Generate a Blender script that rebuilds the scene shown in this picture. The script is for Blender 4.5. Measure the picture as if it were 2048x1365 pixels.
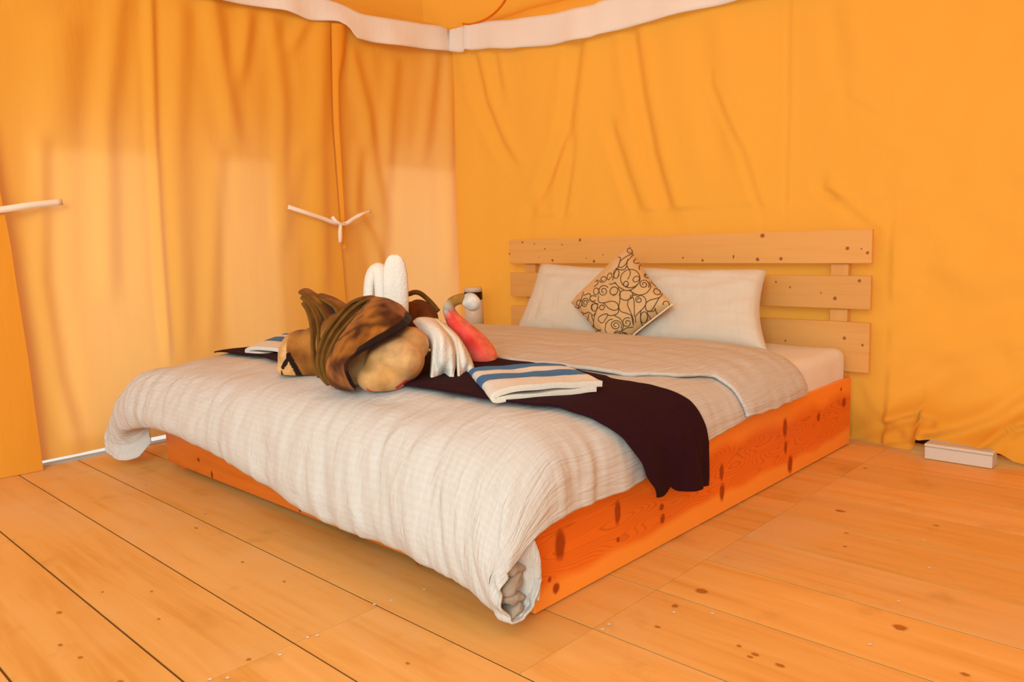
import bpy, bmesh, math, random
from mathutils import Vector, Matrix, noise
from mathutils.bvhtree import BVHTree
random.seed(7)
PI = math.pi
SC = bpy.context.scene
COL = SC.collection
for o in list(bpy.data.objects):
    bpy.data.objects.remove(o, do_unlink=True)

# ------------------------------------------------------------------ camera
CAMP = Vector((0, 0, 0.92))
YAW, PITCH, ROLL, FPX = math.radians(-43.5175), math.radians(-7.2952), math.radians(-1.6604), 1572.907
FW = Vector((math.sin(YAW) * math.cos(PITCH), math.cos(YAW) * math.cos(PITCH), math.sin(PITCH)))
_r = Vector((math.cos(YAW), -math.sin(YAW), 0)); _u = _r.cross(FW)
RT = _r * math.cos(ROLL) + _u * math.sin(ROLL)
UP = -_r * math.sin(ROLL) + _u * math.cos(ROLL)
cam = bpy.data.cameras.new('camera'); cam_o = bpy.data.objects.new('camera', cam); COL.objects.link(cam_o)
cam.sensor_width = 36; cam.lens = 36 * FPX / 2048
M3 = Matrix((RT, UP, -FW)).transposed()
cam_o.matrix_world = Matrix.Translation(CAMP) @ M3.to_4x4()
cam.clip_start = 0.05
SC.camera = cam_o

# ------------------------------------------------------------------ light
w = bpy.data.worlds.new('sky'); SC.world = w; w.use_nodes = True
bg = w.node_tree.nodes['Background']
bg.inputs['Color'].default_value = (0.93, 0.97, 1.0, 1); bg.inputs['Strength'].default_value = 1.45
def lamp(name, kind, loc, aim, energy, col=(1, 1, 1), **k):
    l = bpy.data.lights.new(name, kind); l.energy = energy; l.color = col
    for a, v in k.items(): setattr(l, a, v)
    o = bpy.data.objects.new(name, l); COL.objects.link(o); o.location = loc
    o.rotation_euler = (Vector(aim) - Vector(loc)).to_track_quat('-Z', 'Y').to_euler(); return o
# daylight coming through the open tent front behind the camera, sun on the tent's left flank
lamp('door_daylight', 'AREA', (2.0, -4.0, 2.9), (-2.0, 2.6, 0.9), 340, (0.87, 1.0, 0.955), shape='RECTANGLE', size=3.4, size_y=2.6)
lamp('sun', 'SUN', (-8, 1, 3), (-8 + math.cos(.36), 1.0, 3 - math.sin(.36)), 1.15, (1.0, .97, .92), angle=math.radians(12))
SC.view_settings.view_transform = 'Standard'; SC.view_settings.look = 'None'
SC.view_settings.exposure = -0.12; SC.view_settings.gamma = 1.0; SC.view_settings.use_curve_mapping = False

# ------------------------------------------------------------------ helpers
def at(px, py, d):                    # a point d metres in front of the lens
    return CAMP + (FW + RT * ((px - 1024) / FPX) - UP * ((py - 682.5) / FPX)) * d
def on_x(px, py, X):
    v = at(px, py, 1) - CAMP; return CAMP + v * (X / v.x)
def on_y(px, py, Y):
    v = at(px, py, 1) - CAMP; return CAMP + v * (Y / v.y)
def on_z(px, py, Z):
    v = at(px, py, 1) - CAMP; return CAMP + v * ((Z - CAMP.z) / v.z)
def fbm(x, y, z=0.0): return noise.noise(Vector((x, y, z)))
def sstep(a, b, x):
    t = max(0.0, min(1.0, (x - a) / (b - a))); return t * t * (3 - 2 * t)
def lerp(a, b, t): return a + (b - a) * t
def table(pts, x):
    if x <= pts[0][0]: return pts[0][1]
    for (a, u), (b, v) in zip(pts, pts[1:]):
        if x <= b:
            t = (x - a) / (b - a) if b > a else 0; return u + (v - u) * (t * t * (3 - 2 * t) * .5 + t * .5)
    return pts[-1][1]
def empty(name, loc=(0, 0, 0)):
    o = bpy.data.objects.new(name, None); o.location = loc; COL.objects.link(o); o.empty_display_size = .1
    bpy.context.view_layer.update(); return o
def tag(o, label=None, cat=None, group=None, kind=None):
    for k, v in (('label', label), ('category', cat), ('group', group), ('kind', kind)):
        if v: o[k] = v
    return o
def link_mesh(name, me, m, parent=None, smooth=True):
    o = bpy.data.objects.new(name, me); COL.objects.link(o)
    if m is not None and not me.materials: me.materials.append(m)
    if smooth:
        for p in me.polygons: p.use_smooth = True
    if parent is not None:
        o.parent = parent; o.matrix_parent_inverse = Matrix.Translation(-parent.location) if parent.type == 'EMPTY' else Matrix()
    return o
def mesh_py(name, V, F, m, parent=None, smooth=True, uv=None):
    me = bpy.data.meshes.new(name); me.from_pydata([tuple(v) for v in V], [], F)
    if uv:
        l = me.uv_layers.new(name='UVMap')
        for p in me.polygons:
            for li in p.loop_indices: l.data[li].uv = uv[me.loops[li].vertex_index]
    me.update()
    return link_mesh(name, me, m, parent, smooth)
def grid_faces(nu, nv, wrap=False):
    F = []
    for i in range(nu if wrap else nu - 1):
        for j in range(nv - 1):
            a = i * nv + j; b = ((i + 1) % nu) * nv + j
            F.append((a, b, b + 1, a + 1))
    return F
def grid(name, fn, nu, nv, m, parent=None, solid=0.0, offset=0.0, sub=0, uvs=(1, 1)):
    V = []; uv = []
    for i in range(nu):
        for j in range(nv):
            u, v = i / (nu - 1), j / (nv - 1); V.append(fn(u, v)); uv.append((u * uvs[0], v * uvs[1]))
    o = mesh_py(name, V, grid_faces(nu, nv), m, parent, True, uv)
    if solid:
        s = o.modifiers.new('thick', 'SOLIDIFY'); s.thickness = solid; s.offset = offset
    if sub:
        s = o.modifiers.new('sub', 'SUBSURF'); s.levels = sub; s.render_levels = sub
    return o
def cr(p0, p1, p2, p3, t):
    return 0.5 * ((2 * p1) + (p2 - p0) * t + (2 * p0 - 5 * p1 + 4 * p2 - p3) * t * t + (3 * p1 - p0 - 3 * p2 + p3) * t * t * t)
def spline(P, t):                     # Catmull-Rom through P, t in 0..1
    n = len(P) - 1; x = max(0.0, min(n - 1e-9, t * n)); i = int(x); f = x - i
    g = lambda k: P[k] if 0 <= k <= n else (P[0] * 2 - P[1] if k < 0 else P[n] * 2 - P[n - 1])
    return cr(g(i - 1), g(i), g(i + 1), g(i + 2), f)
def net(rows):                        # surface through a net of points
    rows = [[Vector(p) for p in r] for r in rows]
    def fn(u, v): return spline([spline(r, u) for r in rows], v)
    return fn
def box(name, lo, hi, m, parent=None, bev=0.004, seg=1):
    bm = bmesh.new(); bmesh.ops.create_cube(bm, size=1)
    for v in bm.verts: v.co = Vector([lo[k] + (v.co[k] + .5) * (hi[k] - lo[k]) for k in range(3)])
    if bev: bmesh.ops.bevel(bm, geom=bm.edges[:], offset=bev, segments=seg, affect='EDGES', profile=.5)
    me = bpy.data.meshes.new(name); bm.to_mesh(me); bm.free()
    return link_mesh(name, me, m, parent, False)
def tube_geo(P, R, n=10, cap=True):
    P = [Vector(p) for p in P]; V = []; F = []
    ref = Vector((0, 0, 1)); prev = None
    for i, p in enumerate(P):
        t = (P[min(i + 1, len(P) - 1)] - P[max(i - 1, 0)]).normalized()
        if prev is None:
            a = t.orthogonal().normalized() if abs(t.dot(ref)) > .95 else t.cross(ref).normalized()
        else:
            a = (prev - t * prev.dot(t)).normalized()
        prev = a; b = t.cross(a)
        r = R[i] if isinstance(R, (list, tuple)) else R
        rx, ry = r if isinstance(r, (list, tuple)) else (r, r)
        for k in range(n):
            g = 2 * PI * k / n; V.append(p + a * (math.cos(g) * rx) + b * (math.sin(g) * ry))
    for i in range(len(P) - 1):
        for k in range(n):
            F.append((i * n + k, i * n + (k + 1) % n, (i + 1) * n + (k + 1) % n, (i + 1) * n + k))
    if cap:
        F.append(tuple(range(n - 1, -1, -1))); F.append(tuple((len(P) - 1) * n + k for k in range(n)))
    return V, F
def tube(name, P, R, m, parent=None, n=10):
    V, F = tube_geo(P, R, n); return mesh_py(name, V, F, m, parent)
def bvh_of(objs):
    dg = bpy.context.evaluated_depsgraph_get(); bpy.context.view_layer.update(); V = []; F = []
    for o in objs:
        e = o.evaluated_get(dg); me = e.to_mesh(); b = len(V)
        V += [o.matrix_world @ v.co for v in me.vertices]; F += [tuple(b + i for i in p.vertices) for p in me.polygons]; e.to_mesh_clear()
    return BVHTree.FromPolygons(V, F)

# ------------------------------------------------------------------ materials
def mat(name, base=(1, 1, 1), rough=.8, spec=.25):
    m = bpy.data.materials.new(name); m.use_nodes = True; b = m.node_tree.nodes['Principled BSDF']
    b.inputs['Base Color'].default_value = (*base, 1); b.inputs['Roughness'].default_value = rough
    b.inputs['Specular IOR Level'].default_value = spec
    return m, m.node_tree.nodes, m.node_tree.links, b
def N(nodes, kind, **k):
    n = nodes.new(kind)
    for a, v in k.items():
        if a in n.inputs: n.inputs[a].default_value = v
        else: setattr(n, a, v)
    return n
def ramp(nodes, pts, interp='LINEAR'):
    r = nodes.new('ShaderNodeValToRGB'); r.color_ramp.interpolation = interp
    while len(r.color_ramp.elements) < len(pts): r.color_ramp.elements.new(.5)
    for e, (p, c) in zip(r.color_ramp.elements, pts): e.position = p; e.color = (*c, 1) if len(c) == 3 else c
    return r
def bump(m, src, strength=.2, dist=.002):
    nd, ln = m.node_tree.nodes, m.node_tree.links
    b = nd.new('ShaderNodeBump'); b.inputs['Strength'].default_value = strength; b.inputs['Distance'].default_value = dist
    ln.new(src, b.inputs['Height'])
    for n in nd:
        if 'Normal' in n.inputs and n.type.startswith('BSDF'): ln.new(b.outputs[0], n.inputs['Normal'])

def canvas(name, dif, tra, k):
    m = bpy.data.materials.new(name); m.use_nodes = True; nd, ln = m.node_tree.nodes, m.node_tree.links
    nd.remove(nd['Principled BSDF']); out = nd['Material Output']
    d = N(nd, 'ShaderNodeBsdfDiffuse'); d.inputs['Color'].default_value = (*dif, 1)
    t = N(nd, 'ShaderNodeBsdfTranslucent'); t.inputs['Color'].default_value = (*tra, 1)
    x = nd.new('ShaderNodeMixShader'); x.inputs[0].default_value = k
    ln.new(d.outputs[0], x.inputs[1]); ln.new(t.outputs[0], x.inputs[2]); ln.new(x.outputs[0], out.inputs[0])
    tc = N(nd, 'ShaderNodeTexCoord'); mp = N(nd, 'ShaderNodeMapping'); mp.inputs['Scale'].default_value = (5, 5, .9)
    nz = N(nd, 'ShaderNodeTexNoise', Scale=2.2, Detail=4.0); ln.new(tc.outputs['Object'], mp.inputs[0]); ln.new(mp.outputs[0], nz.inputs['Vector'])
    b = nd.new('ShaderNodeBump'); b.inputs['Strength'].default_value = .5; b.inputs['Distance'].default_value = .012
    ln.new(nz.outputs[0], b.inputs['Height']); ln.new(b.outputs[0], d.inputs['Normal'])
    return m
M_CURT = canvas('orange_curtain', (.86, .43, .05), (.92, .68, .34), .30)
M_BACK = canvas('orange_canvas', (.83, .38, .042), (.9, .42, .065), .25)
M_ROOF = canvas('orange_roof_canvas', (.84, .30, .015), (.95, .38, .045), .50)
M_VAL = canvas('white_valance', (.93, .91, .88), (.9, .88, .85), .25)
M_OUT = canvas('outer_canvas', (.75, .62, .4), (.85, .62, .34), .40)

def wood(name, light, dark, mid, scale=(1.2, 14, 14), grain=.5, rough=.45, spec=.3, wear=False):
    m, nd, ln, b = mat(name, light, rough, spec)
    tc = N(nd, 'ShaderNodeTexCoord'); mp = N(nd, 'ShaderNodeMapping'); mp.inputs['Scale'].default_value = scale
    oi = N(nd, 'ShaderNodeObjectInfo'); ad = N(nd, 'ShaderNodeVectorMath', operation='ADD'); sc = N(nd, 'ShaderNodeVectorMath', operation='SCALE')
    sc.inputs['Scale'].default_value = 37.0
    cb = N(nd, 'ShaderNodeCombineXYZ')
    for i in range(3): ln.new(oi.outputs['Random'], cb.inputs[i])
    ln.new(cb.outputs[0], sc.inputs[0])
    ln.new(tc.outputs['Object'], ad.inputs[0]); ln.new(sc.outputs[0], ad.inputs[1]); ln.new(ad.outputs[0], mp.inputs[0])
    n1 = N(nd, 'ShaderNodeTexNoise', Scale=1.6, Detail=5.0, Roughness=.6, Distortion=.6); ln.new(mp.outputs[0], n1.inputs['Vector'])
    r1 = ramp(nd, [(.25, dark), (.5, mid), (.72, light)]); ln.new(n1.outputs[0], r1.inputs[0])
    n2 = N(nd, 'ShaderNodeTexNoise', Scale=2.3, Detail=3.0); ln.new(ad.outputs[0], n2.inputs['Vector'])
    mx = N(nd, 'ShaderNodeMix', data_type='RGBA'); mx.inputs[6].default_value = (*light, 1)
    r2 = ramp(nd, [(.35, (grain,) * 3), (.68, (grain * .45,) * 3)]); ln.new(n2.outputs[0], r2.inputs[0])
    ln.new(r2.outputs[0], mx.inputs[0]); ln.new(r1.outputs[0], mx.inputs[7])
    hs = N(nd, 'ShaderNodeHueSaturation'); ln.new(mx.outputs[2], hs.inputs['Color'])
    mr = N(nd, 'ShaderNodeMapRange'); mr.inputs[3].default_value = .93; mr.inputs[4].default_value = 1.06
    ln.new(oi.outputs['Random'], mr.inputs[0]); ln.new(mr.outputs[0], hs.inputs['Value'])
    out = hs.outputs[0]
    if wear:                           # scuffed pale and dingy patches
        n3 = N(nd, 'ShaderNodeTexNoise', Scale=1.1, Detail=6.0, Roughness=.65); ln.new(ad.outputs[0], n3.inputs['Vector'])
        r3 = ramp(nd, [(.5, (0, 0, 0)), (.72, (.75,) * 3)]); ln.new(n3.outputs[0], r3.inputs[0])
        m3 = N(nd, 'ShaderNodeMix', data_type='RGBA'); m3.inputs[7].default_value = (.70, .43, .19, 1); ln.new(r3.outputs[0], m3.inputs[0]); ln.new(out, m3.inputs[6])
        n4 = N(nd, 'ShaderNodeTexNoise', Scale=7.0, Detail=5.0); ln.new(ad.outputs[0], n4.inputs['Vector'])
        r4 = ramp(nd, [(.60, (0, 0, 0)), (.78, (.5,) * 3)]); ln.new(n4.outputs[0], r4.inputs[0])
        m4 = N(nd, 'ShaderNodeMix', data_type='RGBA'); m4.inputs[7].default_value = (.48, .22, .045, 1); ln.new(r4.outputs[0], m4.inputs[0]); ln.new(m3.outputs[2], m4.inputs[6]); out = m4.outputs[2]
    ln.new(out, b.inputs['Base Color'])
    bump(m, n1.outputs[0], .12, .002)
    return m
M_FLOOR = wood('floor_pine', (.78, .42, .125), (.62, .25, .035), (.73, .36, .08), (.9, 12, 12), .95, .5, .25, True)
M_SLAT = wood('headboard_pine', (.72, .385, .115), (.64, .28, .06), (.70, .36, .095), (1.1, 8, 22), .8, .45, .25)
M_POST = wood('post_pine', (.68, .36, .11), (.60, .26, .055), (.66, .34, .09), (14, 8, 1.2), .7, .5, .2)
M_FOOT = wood('foot_board_pine', (.66, .17, .016), (.46, .07, .005), (.60, .13, .010), (.9, 8, 16), .9, .38, .35)  # pine tone darkened to carry the shade under the duvet overhang

def side_wood():
    m, nd, ln, b = mat('red_varnished_pine', (.9, .24, .02), .36, .35)
    tc = N(nd, 'ShaderNodeTexCoord'); sep = N(nd, 'ShaderNodeSeparateXYZ')
    n0 = N(nd, 'ShaderNodeTexNoise', Scale=2.1, Detail=2.0); ln.new(tc.outputs['Object'], n0.inputs['Vector'])
    ln.new(tc.outputs['Object'], sep.inputs[0])
    a = N(nd, 'ShaderNodeMath', operation='MULTIPLY_ADD'); a.inputs[1].default_value = .20; ln.new(n0.outputs[0], a.inputs[0]); ln.new(sep.outputs['Z'], a.inputs[2])
    sl = N(nd, 'ShaderNodeMath', operation='MULTIPLY_ADD'); sl.inputs[1].default_value = -.012; ln.new(sep.outputs['Y'], sl.inputs[0]); ln.new(a.outputs[0], sl.inputs[2])
    # zones: pale strip at the bottom, dark heartwood in the middle, pale top
    zr = ramp(nd, [(0.130, (.88, .30, .035)), (.155, (.80, .165, .011)), (.285, (.74, .135, .008)), (.325, (.88, .255, .024))]); ln.new(sl.outputs[0], zr.inputs[0])
    mp = N(nd, 'ShaderNodeMapping'); mp.inputs['Scale'].default_value = (1, 1.5, 9)
    ln.new(tc.outputs['Object'], mp.inputs[0])
    wv = N(nd, 'ShaderNodeTexNoise', Scale=1.3, Detail=1.0); ln.new(mp.outputs[0], wv.inputs['Vector'])
    mu = N(nd, 'ShaderNodeMath', operation='MULTIPLY'); mu.inputs[1].default_value = 26.0; ln.new(wv.outputs[0], mu.inputs[0])
    fr = N(nd, 'ShaderNodeMath', operation='FRACT'); ln.new(mu.outputs[0], fr.inputs[0])
    gr = ramp(nd, [(.0, (.62,) * 3), (.18, (1, 1, 1)), (.8, (.97,) * 3), (1, (.7,) * 3)]); ln.new(fr.outputs[0], gr.inputs[0])
    mk = ramp(nd, [(.14, (0, 0, 0)), (.17, (.85,) * 3), (.28, (.85,) * 3), (.31, (.12,) * 3)]); ln.new(sl.outputs[0], mk.inputs[0])
    mx = N(nd, 'ShaderNodeMix', data_type='RGBA', blend_type='MULTIPLY')
    ln.new(mk.outputs[0], mx.inputs[0]); ln.new(zr.outputs[0], mx.inputs[6]); ln.new(gr.outputs[0], mx.inputs[7])
    ln.new(mx.outputs[2], b.inputs['Base Color']); return m
M_SIDE = side_wood()

def vcol(name, rough=.8, spec=.2, fuzz=0.0, sheen=0.0, bs=60):
    m, nd, ln, b = mat(name, (1, 1, 1), rough, spec)
    a = N(nd, 'ShaderNodeVertexColor', layer_name='Col'); out = a.outputs[0]
    if fuzz:
        tc = N(nd, 'ShaderNodeTexCoord'); nz = N(nd, 'ShaderNodeTexNoise', Scale=float(bs), Detail=4.0); ln.new(tc.outputs['Object'], nz.inputs['Vector'])
        n2 = N(nd, 'ShaderNodeTexNoise', Scale=float(bs) * .3, Detail=3.0); ln.new(tc.outputs['Object'], n2.inputs['Vector'])
        r = ramp(nd, [(.3, (1 - fuzz,) * 3), (.7, (1 + fuzz * .3,) * 3)]); ln.new(n2.outputs[0], r.inputs[0])
        mx = N(nd, 'ShaderNodeMix', data_type='RGBA', blend_type='MULTIPLY'); mx.inputs[0].default_value = 1
        ln.new(out, mx.inputs[6]); ln.new(r.outputs[0], mx.inputs[7]); out = mx.outputs[2]
        bump(m, nz.outputs[0], .35, .004)
    b.inputs['Sheen Weight'].default_value = sheen
    ln.new(out, b.inputs['Base Color']); return m
M_KNOT = vcol('pine_knot', .5, .25)
_b = M_KNOT.node_tree.nodes['Principled BSDF']
M_KNOT.node_tree.links.new([n for n in M_KNOT.node_tree.nodes if n.type == 'VERTEX_COLOR'][0].outputs['Alpha'], _b.inputs['Alpha'])
M_PLUSH = vcol('printed_plush', .8, .1, .30, .06, 90)

def cloth(name, base, rough=.85, check=0.0, pitch=90.0, bscale=300.0, bstr=.15, sheen=0.0, crease=0.0):
    m, nd, ln, b = mat(name, base, rough, .15); b.inputs['Sheen Weight'].default_value = sheen
    tc = N(nd, 'ShaderNodeTexCoord')
    nz = N(nd, 'ShaderNodeTexNoise', Scale=bscale, Detail=2.0); ln.new(tc.outputs['Object'], nz.inputs['Vector'])
    h = nz.outputs[0]
    if check:
        sp = N(nd, 'ShaderNodeSeparateXYZ'); ln.new(tc.outputs['UV'], sp.inputs[0]); last = None
        for ax in (0, 1):
            mu = N(nd, 'ShaderNodeMath', operation='MULTIPLY'); mu.inputs[1].default_value = pitch; ln.new(sp.outputs[ax], mu.inputs[0])
            si = N(nd, 'ShaderNodeMath', operation='SINE'); ln.new(mu.outputs[0], si.inputs[0])
            if last is None: last = si.outputs[0]
            else:
                ad = N(nd, 'ShaderNodeMath', operation='ADD'); ln.new(last, ad.inputs[0]); ln.new(si.outputs[0], ad.inputs[1]); last = ad.outputs[0]
        mr = N(nd, 'ShaderNodeMapRange'); mr.inputs[1].default_value = -2; mr.inputs[2].default_value = 2; ln.new(last, mr.inputs[0])
        lo = tuple(c * (1 - check * k) for c, k in zip(base, (.3, .8, 1.2)))
        r = ramp(nd, [(.25, lo), (.75, base)]); ln.new(mr.outputs[0], r.inputs[0]); ln.new(r.outputs[0], b.inputs['Base Color'])
    if crease:
        mp = N(nd, 'ShaderNodeMapping'); mp.inputs['Scale'].default_value = (14, 3.2, 1); ln.new(tc.outputs['UV'], mp.inputs[0])
        n2 = N(nd, 'ShaderNodeTexNoise', Scale=1.6, Detail=4.0, Distortion=.8); ln.new(mp.outputs[0], n2.inputs['Vector'])
        m2 = N(nd, 'ShaderNodeMath', operation='MULTIPLY_ADD'); m2.inputs[1].default_value = crease; ln.new(n2.outputs[0], m2.inputs[0]); ln.new(h, m2.inputs[2]); h = m2.outputs[0]
    bump(m, h, bstr, .004); return m
M_DUVET = cloth('white_checked_cotton', (.575, .56, .515), .7, .075, 230.0, 500, .45, 0, 8.0)
M_SHEET = cloth('white_sheet', (.76, .73, .66), .8, .02, 500.0, 500, .4, 0, 6.0)
M_PILLOW = cloth('white_pillow_cotton', (.64, .60, .50), .8, .02, 200.0, 500, .35, 0, 5.0)
M_RUN = cloth('aubergine_fleece', (.022, .0030, .0070), .95, 0, 1, 160, .6, 0, 1.0)
M_TOWEL = cloth('white_terry', (.70, .66, .58), .95, 0, 1, 120, .8, .0)
M_TERRY = vcol('striped_terry', .95, .1, .08, .1, 420)
M_CUSH = cloth('champagne_satin', (.60, .40, .19), .42, 0, 1, 120, .12, .1, 1.0)
M_SWIRL = mat('brown_swirl_thread', (.115, .052, .014), .6)[0]
M_PIPE = mat('cream_cord', (.86, .70, .50), .7)[0]
M_INNER = cloth('grey_beige_filling', (.36, .30, .235), .9, 0, 1, 60, .5, 0, 2.0)
M_PRINT = cloth('floral_ticking', (.55, .42, .26), .9, .9, 700, 60, .2)
M_WPLAST = mat('white_plastic', (.62, .56, .46), .4)[0]
M_DARK = mat('dark_brown_plastic', (.02, .006, .006), .4)[0]
M_GREYP = mat('pale_grey_plastic', (.62, .50, .38), .35)[0]
M_STRAP = mat('white_cotton_tape', (.88, .74, .60), .9)[0]
M_ALU = mat('grey_sill_strip', (.42, .40, .38), .4, .5)[0]
M_GROUND = mat('pale_ground', (.75, .74, .72), .9)[0]
M_SCREW = mat('screw_steel', (.7, .66, .6), .35, .6)[0]
M_CRUMB = mat('frayed_lining', (.80, .62, .30), .95)[0]

# ------------------------------------------------------------------ room
XL, YB = -3.78, 3.505                 # left curtain plane, back canvas plane
TOPZ = 2.26
floor = tag(empty('floor'), kind='structure')
seams = [-1.6, -1.35, -1.1, -.85, -.6, -.35, -.1, .15, .40, .65, .895, 1.14, 1.40, 1.672, 1.93, 2.163, 2.42, 2.674, 2.917, 3.17, 3.42, 3.68]
planks = []
def plank(x0, x1, y0, y1):
    g = .003; h = random.uniform(-.0010, 0.0)
    bm = bmesh.new(); bmesh.ops.create_cube(bm, size=1)
    for v in bm.verts:
        v.co = Vector((lerp(x0 + .0007, x1 - .0007, v.co.x + .5), lerp(y0 + g, y1 - g, v.co.y + .5), -.028 if v.co.z < 0 else h))
    me = bpy.data.meshes.new('plank'); bm.to_mesh(me); bm.free()
    o = link_mesh('plank', me, M_FLOOR, floor, False); planks.append((x0, x1, y0, y1, o))
for k, (a, b) in enumerate(zip(seams, seams[1:])):
    if b < -.05: cuts = [(-3.86, 1.65)]
    else:
        j = -1.58 if b < 1.35 else -1.09
        if k % 2 and not (b < 1.35 and b > .5): j += -.0
        cuts = [(-3.86, j), (j, 1.65)]
    for x0, x1 in cuts: plank(x0, x1, a, b)
box('subfloor', (-3.86, -1.6, -.06), (1.65, 3.68, -.0032), mat('subfloor_brown', (.16, .06, .01), .9)[0], floor, 0)
def ring_disc(c, ax, ay, nrm, cols, n=14, jit=.12, seed=0):
    """flat knot: concentric rings with colours from the core outwards"""
    rnd = random.Random(seed); V = [c + nrm * .0007]; C = [cols[0]]
    ja = [1 + rnd.uniform(-jit, jit) for _ in range(n)]
    for q, col in enumerate(cols[1:]):
        f = (q + 1) / (len(cols) - 1)
        for k in range(n):
            g = 2 * PI * k / n; V.append(c + (ax * math.cos(g) + ay * math.sin(g)) * f * ja[k] + nrm * (.0007 if f < .99 else .0003)); C.append(col)
    F = [(0, 1 + k, 1 + (k + 1) % n) for k in range(n)]
    for q in range(len(cols) - 2):
        for k in range(n):
            a = 1 + q * n; F.append((a + k, a + n + k, a + n + (k + 1) % n, a + (k + 1) % n))
    return V, F, C
def colour_mesh(name, V, F, C, m, parent=None, smooth=True):
    o = mesh_py(name, V, F, m, parent, smooth)
    a = o.data.color_attributes.new('Col', 'FLOAT_COLOR', 'POINT')
    for i, c in enumerate(C): a.data[i].color = c if len(c) == 4 else (*c, 1)
    return o
KF = [(.40, .12, .015, 1), (.50, .16, .02, .9), (.42, .12, .015, .8), (.52, .2, .03, .35), (.60, .25, .05, 0)]
for i, (px, py, rx, ry) in enumerate([(1403, 1183, .020, .017), (1800, 1256, .020, .017), (1350, 1213, .010, .012), (1872, 1052, .012, .007), (1693, 1067, .009, .006), (1690, 1094, .008, .006), (1637, 1107, .008, .006),
        (1510, 1310, .012, .008), (1500, 1315, .009, .006), (1560, 1332, .014, .008), (1478, 1293, .008, .006), (1315, 1255, .010, .006), (118, 1226, .013, .008), (120, 1291, .010, .006),
        (160, 1316, .009, .006), (303, 1184, .007, .005), (317, 1239, .007, .005), (497, 1320, .008, .007), (485, 1125, .009, .005), (568, 1164, .008, .005), (392, 1057, .012, .005), (815, 1328, .008, .005),
        (1730, 937, .010, .007), (1680, 1023, .02, .014), (240, 1365, .012, .007), (1930, 1350, .012, .008), (205, 1185, .006, .005), (390, 945, .006, .005), (292, 972, .006, .004), (640, 1000, .005, .004), (410, 1028, .007, .004)]):
    p = on_z(px, py, 0.0)
    for x0, x1, y0, y1, o in planks:
        if x0 + rx < p.x < x1 - rx and y0 + ry + .004 < p.y < y1 - ry - .004:
            V, F, C = ring_disc(p, Vector((rx, 0, 0)), Vector((0, ry, 0)), Vector((0, 0, 1)), KF, seed=i)
            colour_mesh('knot', V, F, C, M_KNOT, o); break
sv, sf = [], []
for px, py in [(1425, 1228), (1348, 1226), (1218, 1250), (1205, 1260), (615, 1276), (635, 1272), (783, 1202), (749, 1210), (455, 1357), (420, 1360), (560, 1311), (1797, 1204), (1740, 1290), (1858, 1137), (1848, 1081), (410, 1027), (394, 1052), (848, 1180)]:
    p = on_z(px, py, 0.0); b = len(sv)
    for k in range(8): sv.append(p + Vector((.0045 * math.cos(k * PI / 4), .0045 * math.sin(k * PI / 4), .0008)))
    sv.append(p + Vector((0, 0, .0004))); sf += [(b + k, b + (k + 1) % 8, b + 8) for k in range(8)]
mesh_py('screw_heads', sv, sf, M_SCREW, floor, False)['kind'] = 'stuff'

def line_d(p, L):
    best = 9; sg = 1
    for a, b in zip(L, L[1:]):
        ab = (b[0] - a[0], b[1] - a[1]); l2 = ab[0] ** 2 + ab[1] ** 2
        t = max(0, min(1, ((p[0] - a[0]) * ab[0] + (p[1] - a[1]) * ab[1]) / l2)); dx, dy = p[0] - a[0] - ab[0] * t, p[1] - a[1] - ab[1] * t
        d = math.hypot(dx, dy)
        if d < best: best = d; sg = 1 if ab[0] * dy - ab[1] * dx > 0 else -1
    return best, sg
def ridges(lines, s, z):
    d = 0.0
    for pts, wd, amp in lines:
        z1, z0 = pts[0][1], pts[-1][1]
        if z > z1 + .1 or z < z0 - .1: continue
        sl = pts[0][0]
        for (sa, za), (sb, zb) in zip(pts, pts[1:]):
            if z <= za: sl = lerp(sa, sb, min(1, (za - z) / (za - zb)))
        f = sstep(z0 - .1, z0 + .15, z) * (1 - sstep(z1 - .02, z1 + .1, z))
        x = (s - sl) / wd
        d += amp * f * (math.exp(-x * x) - .55 * math.exp(-(x - 1.7) ** 2) - .25 * math.exp(-(x + 1.8) ** 2))
    return d
def wline(pts, plane, wd, amp):
    q = [(on_x(x, y, XL) if plane == 'x' else on_y(x, y, YB)) for x, y in pts]
    return ([(p.y if plane == 'x' else p.x, p.z) for p in q], wd, amp)
BL = [wline(p, 'y', wd, a) for p, wd, a in [
    ([(942, 113), (962, 205), (997, 290), (1022, 330)], .05, .020), ([(905, 120), (880, 260), (862, 330)], .04, .0), ([(1154, 79), (1133, 256), (1079, 400)], .05, .018),
    ([(1146, 280), (1118, 470)], .035, .012), ([(1260, 68), (1277, 191), (1301, 308), (1345, 455)], .045, .022), ([(1219, 260), (1246, 342), (1285, 455)], .04, .014),
    ([(1420, 170), (1455, 250), (1482, 300), (1530, 458)], .02, .006), ([(1575, 2), (1573, 200), (1568, 450)], .012, .005), ([(1690, 195), (1800, 262)], .02, .004), ([(1640, 380), (1745, 465)], .03, .012),
    ([(1400, 60), (1410, 180), (1440, 330)], .07, .012), ([(1660, 20), (1680, 160)], .05, .008), ([(985, 115), (1000, 200)], .04, .012), ([(1060, 420), (1040, 640)], .05, .010)]]
def back_hem(x):
    return table([(-3.8, .012), (-1.2, .004), (-1.0, .006), (-.985, .020), (-.968, .066), (-.85, .067), (-.705, .067), (-.685, .058), (-.63, .022), (-.55, .008), (1.7, .008)], x)
def cline(pts, w, amp): return [(p.x, p.z) for p in (on_y(x, y, 3.46) for x, y in pts)], w, amp
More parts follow.
